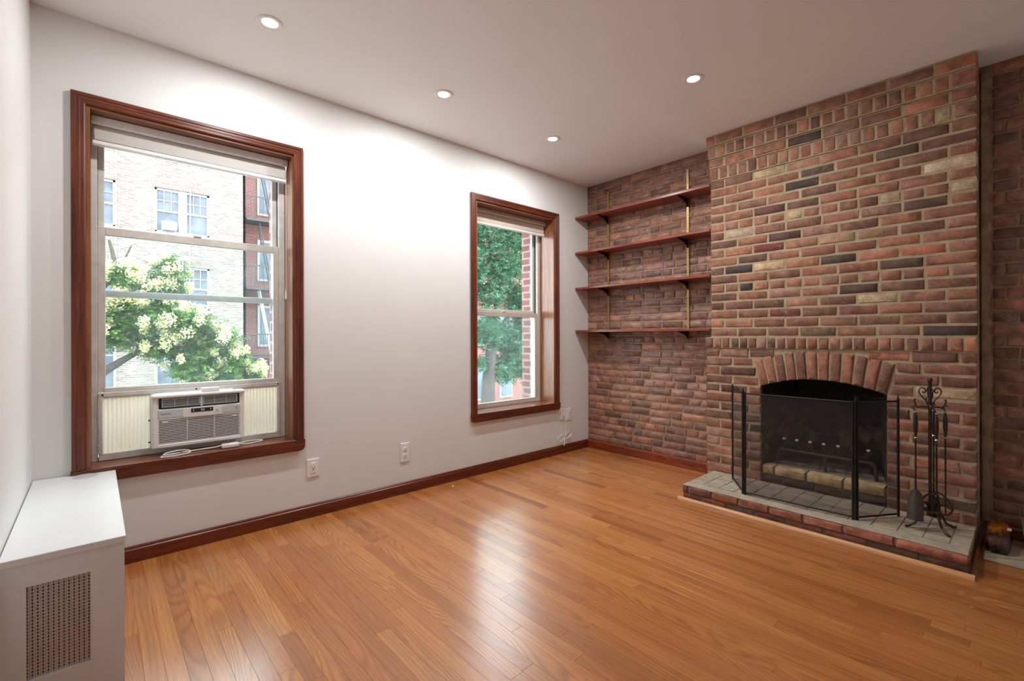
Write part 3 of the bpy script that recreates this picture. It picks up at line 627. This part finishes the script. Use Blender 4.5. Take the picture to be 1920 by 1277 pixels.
# ------------------------------------------------------------------ radiator cover
rc = thing('radiator_cover', (-3.92, -.53, 0), 'white boxed radiator cover with perforated metal grille in the corner', 'radiator cover')
cx0, cx1, cy0, cz = XL+.004, -3.778, -1.062, .493
part('top_panel', MB().cbox(cx0, cx1+.004, cy0-.004, -.006, cz-.022, cz, .0015), M_cab, rc)
gx0, gx1, gz0, gz1 = -4.008, -3.862, .110, .399
part('end_panel', MB().box(cx0, gx0, cy0, cy0+.019, 0, cz-.022).box(gx1, cx1, cy0, cy0+.019, 0, cz-.022).box(gx0, gx1, cy0, cy0+.019, 0, gz0).box(gx0, gx1, cy0, cy0+.019, gz1, cz-.022), M_cab, rc)
part('side_panel', MB().box(cx1-.019, cx1, cy0+.019, -.006, 0, cz-.022), M_cab, rc)
part('grille', MB().box(gx0-.004, gx1+.004, cy0+.0125, cy0+.0132, gz0-.004, gz1+.004), M_perf, rc)
part('cable_grommet', MB().lathe((-3.884, -.073, cz-.001), [(.047, 0), (.047, .003), (.044, .004), (.041, .003), (.0405, .001)], 28), plain('grommet_grey', (.62, .62, .61), .35), rc, 40)
part('grommet_disc', MB().lathe((-3.884, -.073, cz-.001), [(.041, .001), (.041, .0022)], 28), plain('grommet_disc_grey', (.58, .58, .57), .4), rc)  # flat grey disc inside the grommet ring, slightly darker than the ring

# ------------------------------------------------------------------ outlets
def outlet(x0, x1, z0, z1, kind, lab, group=None):
    o = thing('wall_outlet' if kind != 'blank' else 'wall_plate', ((x0+x1)/2, -.001, z0), lab, 'outlet' if kind != 'blank' else 'wall plate', group)
    part('cover_plate', MB().cbox(x0, x1, -.007, -.0005, z0, z1, .002), M_plateplastic, o); xc, zc_ = (x0+x1)/2, (z0+z1)/2
    if kind == 'duplex':
        for dz in (.024, -.024):
            f = part('receptacle', MB().lathe((0, 0, 0), [(.0165, 0), (.0165, .003), (.015, .004)], 20), M_plateplastic, o)
            f.data.transform(Matrix.Translation(Vector((xc, -.006, zc_+dz))-Vector(o.location)) @ Matrix.Rotation(math.pi/2, 4, 'X') @ Matrix.Translation(Vector(o.location)))
            part('slot', MB().box(xc-.007, xc-.005, -.0105, -.009, zc_+dz-.002, zc_+dz+.006).box(xc+.005, xc+.007, -.0105, -.009, zc_+dz-.002, zc_+dz+.006).box(xc-.0025, xc+.0025, -.0105, -.009, zc_+dz-.011, zc_+dz-.006), M_dark, f)
    else:
        f = part('insert', MB().cbox(xc-.0165, xc+.0165, -.0095, -.005, zc_-.034, zc_+.034, .0015), M_plateplastic, o)
        if kind == 'decora': part('slot', MB().box(xc-.009, xc-.006, -.0102, -.009, zc_-.002, zc_+.007).box(xc+.006, xc+.009, -.0102, -.009, zc_-.002, zc_+.007).lathe((xc, -.0098, zc_-.009), [(.0035, -.003), (.0035, .003)], 8), M_dark, f)
        elif kind == 'jack': part('jack_socket', MB().cbox(xc-.004, xc+.004, -.011, -.009, zc_+.004, zc_+.012, .001), M_dark, f)
outlet(-2.841, -2.762, .256, .370, 'decora', 'white square-insert outlet below the right end of the air conditioner window')
outlet(-2.177, -2.105, .232, .370, 'duplex', 'white two-socket outlet on the bare wall between the windows')
outlet(-.437, -.372, .328, .436, 'jack', 'white outlet with a white cable plugged in near the brick corner')
outlet(-.346, -.276, .318, .434, 'blank', 'white blank wall plate next to the brick corner')
cb = thing('coiled_cable', (-.39, -.02, .08), 'thin white cable plugged into the wall and tied in a loose bow', 'cable')
part('cable', MB().tube(smooth([(-.405, -.011, .388), (-.398, -.035, .375), (-.385, -.03, .32), (-.378, -.022, .26), (-.382, -.024, .19), (-.39, -.026, .15)]), .0034, 6), M_cord, cb, 60)
for sx, ph in ((-1, 0), (-1, .35), (1, 0), (1, .3)):
    pts = []
    for i in range(13):
        t = i/12*2*math.pi; l = .055+.012*ph; pts.append((-.392+sx*(l*(1-math.cos(t)))*.85, -.024-.008*ph-.008*math.sin(t*2)*ph, .163+(.030+.02*ph)*math.sin(t)*.8+(.42 if sx > 0 else .22)*sx*(l*(1-math.cos(t)))*.5))
    part('cable_loop', MB().tube(pts, .0032, 6), M_cord, cb, 60)
part('cable_end', MB().tube([(-.392, -.026, .160), (-.402, -.03, .12), (-.41, -.032, .078)], .0042, 6), M_cord, cb, 60); part('cable_end', MB().tube([(-.392, -.026, .16), (-.372, -.03, .13), (-.365, -.03, .105)], .003, 6), M_cord, cb, 60)
solo('paint_chip', MB().cbox(-1.80, -1.785, -.125, -.113, .0005, .004, .001), M_plateplastic, (-1.79, -.12, 0), label='tiny white paint chip on the floor by the baseboard', cat='debris')

# ------------------------------------------------------------------ downlights
LIGHTS = [(-3.20, -.58, 'recessed ceiling downlight above the air conditioner window', None), (-2.172, -.577, 'recessed ceiling downlight above the bare wall between the windows', None), (-1.15, -.58, 'recessed ceiling downlight above the window beside the shelves', None), (-1.14, -1.737, 'recessed ceiling downlight in front of the fireplace breast', None)]
M_lens = NT('lit_lens').P(col=(1, 1, 1), em=(1, .97, .92), es=6.0)
for x, y, lab, g in LIGHTS:
    o = thing('recessed_downlight', (x, y, H), lab, 'ceiling light', g)
    part('trim_ring', MB().lathe((x, y, H-.005), [(.060, .0048), (.060, .002), (.056, 0), (.040, .001), (.034, .0048)], 32, True), M_plateplastic, o, 40)
    part('lens', MB().lathe((x, y, H-.004), [(.034, .0035), (.033, .001)], 24), M_lens, o)
    ld = bpy.data.lights.new('downlight_bulb', 'AREA'); ld.shape = 'DISK'; ld.size = .06; ld.energy = LAMP_W; ld.color = (1, 1, 1); ld.spread = math.radians(180)
    lo = bpy.data.objects.new('downlight_bulb', ld); COL.objects.link(lo); lo.parent = o; lo.location = (0, 0, -.006)

# ------------------------------------------------------------------ shelves
SH = [(2.358, 'topmost'), (2.000, 'second highest'), (1.640, 'third highest'), (1.208, 'lowest')]
for z, nm in SH:
    solo('wall_shelf', MB().cbox(-.205, -.006, -1.398, -.004, z-.010, z+.010, .0015), M_shelf, (-.1, -.7, z), label='%s long reddish wooden wall shelf across the brick recess' % nm, cat='shelf', group='wooden shelves in the brick recess')
for y, nm in ((-.276, 'near the window wall'), (-1.116, 'near the fireplace breast')):
    o = thing('shelf_standard', (-.004, y, 1.14), 'slotted brass shelf standard on brick %s' % nm, 'shelf standard', 'slotted shelf standards')
    part('channel', MB().box(-.0135, -.0125, y-.009, y+.009, 1.135, 2.605).box(-.013, -.0035, y-.009, y-.0075, 1.135, 2.605).box(-.013, -.0035, y+.0075, y+.009, 1.135, 2.605), M_brass, o)
    mb = MB(); z = 1.15
    while z < 2.59: mb.box(-.0139, -.0134, y-.0022, y+.0022, z, z+.014); z += .025
    part('slots', mb, M_dark, o)
    for z, sn in SH:
        b = z-.0104; px = lambda x, zz: (x, zz)
        pf = [(-.014, b), (-.185, b), (-.187, b-.006), (-.150, b-.012), (-.085, b-.026), (-.040, b-.046), (-.022, b-.066), (-.014, b-.070)]
        V = [(x, y-.0035, zz) for x, zz in pf]+[(x, y+.0035, zz) for x, zz in pf]; n_ = len(pf)
        k = thing('shelf_bracket', (-.014, y, b-.07), 'black steel bracket under the %s shelf %s' % (sn, nm), 'bracket', 'black shelf brackets')
        part('bracket_web', MB().faces(V, [tuple(range(n_)), tuple(range(n_, 2*n_))]+[(i, (i+1) % n_, n_+(i+1) % n_, n_+i) for i in range(n_)]), M_iron, k)
        part('bracket_flange', MB().cbox(-.187, -.016, y-.008, y+.008, b-.003, b, .001), M_iron, k)

# ------------------------------------------------------------------ fire screen
fs = thing('fire_screen', (-.55, -2.12, HZ), 'three panel black mesh fireplace screen standing on the hearth', 'fire screen')
Pn = [(-.375, -1.642), (-.657, -1.830), (-.638, -2.437), (-.378, -2.596)]; zt = .782
def lerp2(a, b, t): return (ease(a[0], b[0], t), ease(a[1], b[1], t))
for i, (nm) in enumerate(('wing_panel', 'centre_panel', 'wing_panel')):
    p, q = Pn[i], Pn[i+1]; L = math.dist(p, q); e = .012/L; a, b = lerp2(p, q, e), lerp2(p, q, 1-e); r = .0065
    fo = part(nm, MB().poly([(*a, HZ+.016), (*b, HZ+.016), (*b, zt-.006), (*a, zt-.006)]), M_mesh, fs)
    for c in (a, b): part('stile', MB().tube([(*c, HZ+.001), (*c, zt)], r, 10), M_iron, fo, 50)
    part('top_rod', MB().tube([(*a, zt-.006), (*b, zt-.006)], .0055, 8), M_iron, fo, 50); part('bottom_rod', MB().tube([(*a, HZ+.016), (*b, HZ+.016)], .005, 8), M_iron, fo, 50)
    for c in ((a,) if i == 0 else (a, b) if i == 2 else ()): part('finial', MB().lathe((*c, zt), [(.008, 0), (.008, .006), (.004, .008), (.005, .013), (.0015, .028)], 10), M_iron, fo, 50)
    if i != 1:
        m0, m1 = lerp2(a, b, .42), lerp2(a, b, .62); mid_ = lerp2(a, b, .52); part('handle', MB().tube(smooth([(*m0, zt-.004), (*m0, zt+.012), (*m1, zt+.012), (*m1, zt-.004)], 3), .003, 6), M_iron, fo, 50)
for c in Pn[1:3]:
    h = part('hinge', MB().tube([(*c, HZ+.004), (*c, zt+.002)], .005, 8), M_iron, fs, 50); part('finial', MB().lathe((*c, zt+.002), [(.009, 0), (.009, .006), (.004, .008), (.0055, .014), (.0015, .030)], 10), M_iron, h, 50)

# ------------------------------------------------------------------ fire grate
gt = thing('fire_grate', (0, -2.15, zf-.004), 'rusty iron log grate with seven upturned bars inside the fireplace', 'fire grate')
zf2 = zf-.003
part('front_bar', MB().tube(smooth([(-.10, -1.852, zf2), (-.10, -1.856, .29), (-.10, -1.872, .318), (-.10, -1.90, .325), (-.10, -2.15, .325), (-.10, -2.39, .325), (-.10, -2.42, .316), (-.10, -2.434, .29), (-.10, -2.437, zf2)]), .0105, 8), M_rust, gt, 60)
part('leg', MB().tube([(-.10, -2.154, zf2), (-.10, -2.154, .322)], .010, 8), M_rust, gt, 50)
part('rear_bar', MB().tube(smooth([(.10, -1.92, zf2), (.10, -1.93, .29), (.10, -1.96, .31), (.10, -2.16, .312), (.10, -2.34, .31), (.10, -2.37, .29), (.10, -2.38, zf2)]), .009, 8), M_rust, gt, 60)
for i in range(7):
    y = -1.907-.494*i/6; yb_ = -2.155+(y+2.155)*.72
    path = smooth([(.13, yb_, .33), (.04, ease(y, yb_, .6), .325), (-.05, ease(y, yb_, .3), .338), (-.105, ease(y, yb_, .08), .372), (-.125, y, .408)], 4)
    b_ = part('grate_bar', MB().tube(path, .0095, 4), M_rust, gt); part('bar_tip', MB().cbox(-.1345, -.1165, y-.0095, y+.0095, .405, .4165, .001), M_tip, b_)

# ------------------------------------------------------------------ fire tools
SX, SY = -.462, -2.736
ts = thing('fire_tool_stand', (SX, SY, HZ), 'wrought iron fireplace tool stand with scroll top on the hearth', 'tool stand')
part('post', MB().tube([(SX, SY, .185), (SX, SY, .90)], .0085, 8), M_wrought, ts, 50); part('knob', MB().lathe((SX, SY, .893), [(.006, -.004), (.009, 0), (.009, .012), (.012, .016), (.0125, .022), (.008, .03), (.001, .032)], 14), M_wrought, ts, 50)
for k, (fx, fy) in enumerate(((-.548, -2.645), (-.553, -2.817), (-.379, -2.826), (-.376, -2.648))):
    dx, dy = fx-SX, fy-SY; L = math.hypot(dx, dy); ux, uy = dx/L, dy/L
    pt = lambda r, z: (SX+ux*r, SY+uy*r, z)
    part('leg', MB().tube(smooth([pt(.004, .20), pt(.03, .205), pt(.055, .185), pt(.075, .14), pt(.093, .126), pt(.112, HZ+.0085), pt(.128, HZ+.0075)]), [.006]*36+[.0065], 6), M_wrought, ts, 50)
    # scroll arms
    h = k*math.pi/2+.35; cx, sy = math.cos(h), math.sin(h); q = lambda r, z: (SX+cx*r, SY+sy*r, z)
    part('scroll', MB().tube(smooth([q(.006, .775), q(.018, .80), q(.040, .83), q(.047, .852), q(.038, .868), q(.024, .866), q(.018, .852), q(.026, .843), q(.034, .849)]), .0033, 6), M_wrought, ts, 50)
    part('hook_arm', MB().tube(smooth([q(.006, .775), q(.018, .765), q(.035, .768), q(.050, .762), q(.060, .775), q(.066, .80), q(.060, .808)]), .0036, 6), M_wrought, ts, 50)
    part('base_scroll', MB().tube(smooth([q(.006, .20), q(.014, .235), q(.024, .245), q(.031, .230), q(.029, .212), q(.024, .208)]), .0042, 6), M_wrought, ts, 50)
def tool(name, label, x, y, zb):
    o = thing(name, (x, y, zb), label, 'fireplace tool', 'fireplace tools on the stand')
    part('hook', MB().tube(smooth([(x, y, .74), (x, y+.004, .752), (x, y+.011, .764), (x, y+.002, .778), (x, y-.009, .770)]), .003, 6), M_wrought, o, 50)
    part('handle', MB().lathe((x, y, .60), [(.003, 0), (.0055, .012), (.0095, .05), (.0105, .08), (.0085, .112), (.004, .14)], 12), M_wrought, o, 50)
    part('collar', MB().lathe((x, y, .597), [(.006, 0), (.0085, .003), (.006, .006)], 12), M_chrome, o); part('collar', MB().lathe((x, y, .737), [(.005, 0), (.008, .003), (.005, .006)], 12), M_chrome, o)
    return o
x, y = -.529, -2.684; o = tool('fire_shovel', 'wrought iron fire shovel with rounded pan hanging on the tool stand', x, y, .16); part('rod', MB().tube([(x, y, .60), (x, y, .30)], .0042, 6), M_wrought, o, 50)
V = []; Fs = []; ny, nz = 8, 8      # curved pan
for j in range(nz+1):
    t = j/nz; z = .325-.165*t; hw = .034*math.sqrt(min(1, max(0, t*2.2)*(2-min(1, t*2.2)))) if t < .45 else .034+.004*(t-.45)
    for i in range(ny+1):
        s_ = i/ny*2-1; V.append((x-.014-.030*t+.016*s_*s_, y+s_*hw*.98+.0, z))
for j in range(nz):
    for i in range(ny): k = j*(ny+1)+i; Fs.append((k, k+1, k+ny+2, k+ny+1))
V2 = [(a+.002, b, c) for a, b, c in V]; nV = len(V); Fs2 = Fs+[tuple(nV+i for i in reversed(f)) for f in Fs]
for i in range(ny): Fs2.append((nz*(ny+1)+i, nz*(ny+1)+i+1, nV+nz*(ny+1)+i+1, nV+nz*(ny+1)+i))
part('pan', MB().faces(V+V2, Fs2), plain('shovel_steel', (.085, .07, .064), .5, .5, nz=.2), o, 60, fix=False)
x, y = -.386, -2.742; o = tool('hearth_brush', 'wrought iron hearth brush with black bristles hanging on the tool stand', x, y, .155); part('rod', MB().tube([(x, y, .60), (x, y, .285)], .0042, 6), M_wrought, o, 50); part('ferrule', MB().lathe((x, y, .255), [(.022, 0), (.022, .018), (.008, .034)], 14), M_iron, o, 50)
part('bristles', MB().lathe((x, y, .155), [(.030, 0), (.031, .02), (.026, .07), (.021, .101)], 16), plain('black_bristle', (.012, .012, .012), .9, nz=.5, scale=300, bump=.6), o)
x, y = -.528, -2.768; o = tool('log_tongs', 'wrought iron log tongs with bowed arms hanging on the tool stand', x, y, .205); part('rod', MB().tube([(x, y, .60), (x, y, .30)], .0045, 6), M_wrought, o, 50)
for sy in (-1, 1): part('tong_arm', MB().tube(smooth([(x, y+sy*.003, .325), (x, y+sy*.025, .312), (x, y+sy*.055, .280), (x, y+sy*.062, .248), (x, y+sy*.048, .220), (x, y+sy*.02, .210), (x, y+sy*.004, .220)]), .0045, 6), M_wrought, o, 50)
part('pivot', MB().lathe((x, y, .296), [(.007, 0), (.009, .006), (.006, .012)], 10), M_wrought, o)
x, y = -.427, -2.794; o = tool('fire_poker', 'straight wrought iron fire poker hanging on the tool stand beside the brick edge', x, y, .19); part('rod', MB().tube([(x, y, .60), (x, y, .19)], [.0044, .0034], 6), M_wrought, o, 50); part('poker_barb', MB().tube(smooth([(x, y, .235), (x, y-.018, .222), (x, y-.03, .235), (x, y-.028, .255)]), .0034, 6), M_wrought, o, 50)

# ------------------------------------------------------------------ alcove things
solo('stone_slab', MB().cbox(-.457, -.03, -3.335, -2.937, .0005, .012, .002), M_stone, (-.24, -3.14, 0), label='pale beige stone slab on the floor of the brick alcove', cat='slab')
bgt = thing('firewood_bag', (-.2, -2.99, .012), 'shiny dark plastic bag of packaged firewood lying on the pale slab', 'bag')
def mk_bag():
    m = NT('printed_plastic_wrap'); p = m.pos(); s = m.n('SeparateXYZ', {0: p}); n = m.noise(p, 40, 4, .7)
    z = m.math('ADD', s.outputs[2], m.math('MULTIPLY', m.math('SUBTRACT', n, .5), .03))
    c = m.ramp(m.math('DIVIDE', z, .145), [(0, (.006, .006, .007)), (.34, (.015, .02, .022)), (.42, s2l(92, 30, 20)), (.70, s2l(70, 34, 18)), (.80, s2l(170, 92, 20)), (.90, s2l(200, 126, 30)), (.95, s2l(60, 40, 20))])
    return m.P(col=c, rough=.16, norm=m.bump(n, .9, .012), coat=.5)
V = []; Fs = []; nu, nv = 18, 12; rr = random.Random(5)
for i in range(nu+1):
    u = i/nu
    for j in range(nv):
        th = 2*math.pi*j/nv; cx, cz_ = -.225, .066; e = (1-abs(2*u-1)**5)**.5 if 0 < u < 1 else .05
        rx, rz = .125*e, .052*e; c_, s_ = math.cos(th), math.sin(th)
        V.append((cx+math.copysign(abs(c_)**.6, c_)*rx+rr.uniform(-.006, .006), -2.934-.10*u+rr.uniform(-.003, .003), max(.0135, cz_+math.copysign(abs(s_)**.6, s_)*rz+(math.copysign(abs(c_)**.6, c_))*.018+rr.uniform(-.005, .005))))
for i in range(nu):
    for j in range(nv): Fs.append((i*nv+j, i*nv+(j+1) % nv, (i+1)*nv+(j+1) % nv, (i+1)*nv+j))
Fs += [tuple(range(nv)), tuple(nu*nv+j for j in range(nv))]
part('wrapper', MB().faces(V, Fs), mk_bag(), bgt, 60)
part('label_patch', MB().faces([(-.262, -3.018, .1215), (-.235, -3.018, .127), (-.235, -3.034, .127), (-.262, -3.034, .1215), (-.262, -3.018, .124), (-.235, -3.018, .1295), (-.235, -3.034, .1295), (-.262, -3.034, .124)], [(0, 1, 2, 3), (4, 5, 6, 7), (0, 1, 5, 4), (1, 2, 6, 5), (2, 3, 7, 6), (3, 0, 4, 7)]), plain('label_cream', (.62, .58, .44), .4), bgt)
solo('slate_board', MB().faces([(-.20, -3.085, .0125), (-.13, -3.32, .0125), (-.055, -3.32, .16), (-.075, -3.065, .16), (-.19, -3.085, .0125), (-.12, -3.32, .0125), (-.045, -3.32, .16), (-.065, -3.065, .16)], [(0, 1, 2, 3), (4, 5, 6, 7), (0, 1, 5, 4), (1, 2, 6, 5), (2, 3, 7, 6), (3, 0, 4, 7)]), M_greyboard, (-.12, -3.2, .0125), label='dark grey board leaning on the alcove baseboard beside the bag', cat='board')

# ------------------------------------------------------------------ outdoors
struct('ground', MB().box(-60, 70, .5, 60, -4.3, -4.0), M_asph)
bd = thing('apartment_building', (-3, 18, -4), 'beige brick apartment building with white paired windows across the street', 'building')
cols = [(-8.6, -6.9, 2), (-4.15, -3.29, 1), (-2.218, -.539, 2)]
rows = [(4.988, 6.603), (2.17, 3.785), (-.65, .967), (7.81, 9.4), (-3.2, -1.85)]
xs = [-12]+[v for c in cols for v in c[:2]]+[.685]; mb = MB(); FY = 18.0
zs = sorted(rows)
for i in range(len(xs)-1):
    if i % 2 == 0: mb.box(xs[i], xs[i+1], FY, FY+.4, -4, 11.5)
    else:
        zz = [-4]+[v for r in zs for v in r]+[11.5]
        for k in range(0, len(zz), 2): mb.box(xs[i], xs[i+1], FY, FY+.4, zz[k], zz[k+1])
mb.box(.60, .685, FY, 19.4, -4, 11.5)
part('brick_wall', mb, M_beige, bd)
for (xa, xb_, n) in cols:
    for (z0, z1) in rows:
        wo = part('window', MB().box(xa, xa+.07, FY+.08, FY+.16, z0, z1).box(xb_-.07, xb_, FY+.08, FY+.16, z0, z1).box(xa, xb_, FY+.08, FY+.16, z1-.07, z1).box(xa, xb_, FY+.08, FY+.16, z0, z0+.08).box((xa+xb_)/2-.13, (xa+xb_)/2+.13, FY+.06, FY+.16, z0, z1) if n == 2 else MB().box(xa, xa+.07, FY+.08, FY+.16, z0, z1).box(xb_-.07, xb_, FY+.08, FY+.16, z0, z1).box(xa, xb_, FY+.08, FY+.16, z1-.07, z1).box(xa, xb_, FY+.08, FY+.16, z0, z0+.08), M_winwhite, bd)
        part('sill', MB().box(xa-.08, xb_+.08, FY-.07, FY+.1, z0-.1, z0), M_lime, wo)
        for h in range(n):
            p = xa+.07 if h == 0 else (xa+xb_)/2+.13; q = (xb_-.07 if n == 1 else ((xa+xb_)/2-.13 if h == 0 else xb_-.07))
            part('pane', MB().box(p, q, FY+.15, FY+.155, z0+.08, z1-.07), M_winglass, wo)
            m2 = MB(); zm = (z0+z1)/2; m2.box(p, q, FY+.10, FY+.15, zm-.03, zm+.03)
            for t in (1/3, 2/3): x = ease(p, q, t); m2.box(x-.011, x+.011, FY+.12, FY+.15, zm, z1-.07)
            m2.box(p, q, FY+.12, FY+.15, (zm+z1)/2-.03, (zm+z1)/2-.008)
            part('muntin', m2, M_winwhite, wo)
    for (z0, z1) in rows[:3]: part('soldier_lintel', MB().box(xa-.1, xb_+.1, FY-.012, FY+.02, z1, z1+.22), mk_facade('lintel_brick%d%d' % (int(xa*10), int(z1)), s2l(124, 110, 102), s2l(112, 100, 92), s2l(138, 130, 124), .07, .24), bd)
uac = part('window_unit', MB().cbox(-2.02, -1.58, FY-.25, FY+.12, 5.07, 5.38, .02), M_winwhite, bd); part('window_unit_grille', MB().box(-1.96, -1.64, FY-.255, FY-.25, 5.12, 5.33), M_plastic_grey, uac)
for x in (-3.36, -1.24): part('cord_reflection', MB().tube([(x+.12, FY-.06, 11.4), (x, FY-.06, -3.5)], .014, 6), M_winwhite, bd)  # white tubes imitating the pull cord's reflection in the window glass
b2 = thing('red_brick_building', (3.5, 18.9, -4), 'red brick building set back beside the beige one with an iron fire escape', 'building')
part('brick_wall', MB().box(.685, 9, 18.9, 19.3, -4, 10.5), M_redf, b2)
for z in (6.0, 3.2, .4):
    wo = part('window', MB().box(1.32, 2.3, 18.84, 18.92, z+.35, z+2.1), M_lime, b2); part('pane', MB().box(1.42, 2.2, 18.82, 18.835, z+.45, z+2.0), M_winglass, wo)
    part('fire_escape_platform', MB().box(.72, 3.2, 17.9, 18.85, z-.1, z-.04).box(.72, .75, 17.9, 18.85, z-.04, z).box(.72, 3.2, 17.9, 17.93, z+.85, z+.9), M_steelblk, b2)
    mb = MB()
    for i in range(18): x = .74+i*.145; mb.box(x-.008, x+.008, 17.905, 17.925, z-.04, z+.86)
    part('fire_escape_railing', mb, M_steelblk, b2); part('fire_escape_ladder', MB().tube([(1.25, 18.2, z+2.7), (1.75, 18.2, z-.05)], .03, 6).tube([(1.25, 18.5, z+2.7), (1.75, 18.5, z-.05)], .03, 6), M_winwhite if z < 1 else M_steelblk, b2)
b3 = thing('rose_brick_rowhouse', (16, 18.6, -4), 'rose coloured brick rowhouse partly hidden behind the green street tree', 'building')
part('brick_wall', MB().box(9, 26, 18.6, 19.2, -4, 10), M_pinkf, b3)
for x in (10.2, 12.4, 14.6, 16.8, 19):
    for z in (-2.6, .6, 3.8, 6.8):
        wo = part('window', MB().box(x, x+1.0, 18.52, 18.62, z, z+1.9), M_lime, b3); part('pane', MB().box(x+.08, x+.92, 18.50, 18.515, z+.08, z+1.82), M_winglass, wo)

def tree(name, loc, lab, trunk, blobs, leafmat, n, size, flowers=0, yspread=1.0, seed=1):
    o = thing(name, loc, lab, 'tree'); rr = random.Random(seed)
    for i, (path, r0, r1) in enumerate(trunk): pp = smooth(path, 4); part('trunk' if i == 0 else 'branch', MB().tube(pp, [ease(r0, r1, k/(len(pp)-1)) for k in range(len(pp))], 8), M_bark, o, 60)
    V = []; Fs = []; tot = sum(b[3]**2 for b in blobs)
    for bx, by, bz, br in blobs:
        for c in range(int(n*br*br/tot/7)):
            # a small spray of leaflets
            while True:
                u = Vector((rr.uniform(-1, 1), rr.uniform(-1, 1), rr.uniform(-1, 1)))
                if u.length < 1: break
            u = u*(.55+.5*rr.random()) if u.length > .3 else u*1.6
            ctr = Vector((bx, by, bz))+Vector((u.x*br, u.y*br*yspread, u.z*br)); ax = Vector((rr.gauss(0, 1), rr.gauss(0, 1), rr.gauss(0, .5)-.2)).normalized(); sd = ax.cross(Vector((rr.gauss(0, .4), rr.gauss(0, .4), 1))).normalized()
            for k in range(7):
                s_ = (-1 if k % 2 else 1); base = ctr+ax*size*(k//2)*.55; d_ = (sd*s_+ax*.5).normalized(); w_ = d_.cross(ax).cross(d_).normalized() if False else ax; L = size*rr.uniform(.8, 1.25)
                tip = base+d_*L+Vector((0, 0, -L*rr.uniform(0, .35))); md_ = (base+tip)/2; nrm = ax*L*.24
                i0 = len(V); V += [tuple(base), tuple(md_+nrm), tuple(tip), tuple(md_-nrm)]; Fs.append((i0, i0+1, i0+2, i0+3))
    part('foliage', MB().faces(V, Fs), leafmat, o, kind='stuff', fix=False)
    if flowers:
        V = []; Fs = []
        for f in range(flowers):
            bx, by, bz, br = rr.choice(blobs); th = rr.uniform(0, 2*math.pi); el = rr.uniform(-.2, 1.2)
            ctr = Vector((bx+br*math.cos(th)*math.cos(el)*.95, by-abs(br*math.sin(th)*math.cos(el))*yspread, bz+br*math.sin(el)*.95)); R_ = rr.uniform(.07, .13)
            for k in range(70):
                u = Vector((rr.gauss(0, 1), rr.gauss(0, 1), rr.gauss(0, 1))).normalized()*R_*rr.random()**.5; p = ctr+Vector((u.x, u.y, u.z*1.2)); a_ = Vector((rr.gauss(0, 1), rr.gauss(0, 1), rr.gauss(0, 1))).normalized()*.022; b_ = a_.orthogonal().normalized()*.018
                i0 = len(V); V += [tuple(p-a_), tuple(p+b_), tuple(p+a_), tuple(p-b_)]; Fs.append((i0, i0+1, i0+2, i0+3))
        part('blossom', MB().faces(V, Fs), M_flower, o, kind='stuff', fix=False)
B1 = [(-3.52, 7.5, 1.32, .47), (-3.04, 7.5, 1.48, .48), (-2.56, 7.5, 1.34, .5), (-2.09, 7.5, 1.08, .5), (-2.96, 7.5, 1.05, .40), (-2.44, 7.5, .68, .51), (-1.86, 7.5, .55, .48), (-1.48, 7.5, .42, .27), (-2.8, 7.5, 2.42, .3), (-3.48, 7.5, 2.22, .26), (-3.15, 7.5, 2.10, .27), (-2.72, 7.5, 2.1, .25), (-3.44, 7.5, 1.75, .28), (-4.2, 7.4, 1.4, .6), (-4.9, 7.6, 1.9, .7), (-4.4, 7.8, 2.7, .6), (-2.3, 7.5, 0, .5), (-1.7, 7.6, -.2, .45)]
tree('flowering_street_tree', (-4.6, 7.6, -4), 'street tree with clusters of cream blossom in front of the beige building', [([(-4.6, 7.6, -4), (-4.62, 7.6, -2), (-4.5, 7.55, -.4), (-4.45, 7.6, .6)], .2, .12), ([(-4.5, 7.55, -.3), (-3.9, 7.5, .42), (-3.59, 7.5, .68), (-3.38, 7.5, .83), (-3.1, 7.5, 1.0)], .1, .035), ([(-4.45, 7.6, .6), (-3.95, 7.5, 1.7), (-3.6, 7.5, 2.3), (-3.66, 7.5, 2.84)], .09, .02), ([(-3.6, 7.5, 2.2), (-3.47, 7.5, 2.5), (-3.36, 7.5, 2.78)], .025, .012), ([(-3.1, 7.5, 1.0), (-2.6, 7.5, 1.0), (-2.0, 7.5, .75)], .035, .012), ([(-3.3, 7.5, .9), (-3.0, 7.5, 1.6), (-2.8, 7.5, 2.2)], .03, .012)], B1, M_leaf, 110000, .060, 170, 1.1, 3)
B2 = [(5.84, 9, 4.37, .8), (7.03, 9, 4.72, .84), (6.54, 9, 3.55, .91), (7.67, 9, 3.85, .77), (5.94, 9, 2.6, .71), (7.28, 9, 2.49, .85), (5.94, 9, 1.35, .8), (7.02, 9, .98, .84), (7.66, 9, 1.74, .77), (6.64, 9, .07, .64), (7.52, 9, .03, .57), (5.6, 9, .3, .35), (5.2, 9, 3.4, .8), (8.5, 9, 2.9, .9), (8.4, 9, 4.6, .9), (6.5, 9, 5.6, .9), (7.7, 9.2, 5.5, .9), (5.2, 9, 5.0, .8)]
tree('leafy_street_tree', (5.93, 9, -4), 'tall dense green street tree seen through the window beside the shelves', [([(5.93, 9, -4), (5.93, 9, -1.1), (6.0, 9, .1), (6.17, 9, 1.35), (6.5, 9, 3), (6.6, 9, 4.6)], .3, .06), ([(6.1, 9, .8), (6.8, 9, 1.8), (7.5, 9, 2.6), (8.2, 9, 3.6)], .11, .03), ([(6.2, 9, 1.5), (5.7, 9, 2.6), (5.4, 9, 4)], .1, .03), ([(6.05, 9, .2), (6.7, 9, .3), (7.4, 9, .2)], .07, .02)], B2, M_leaf2, 80000, .095, 0, .9, 6)
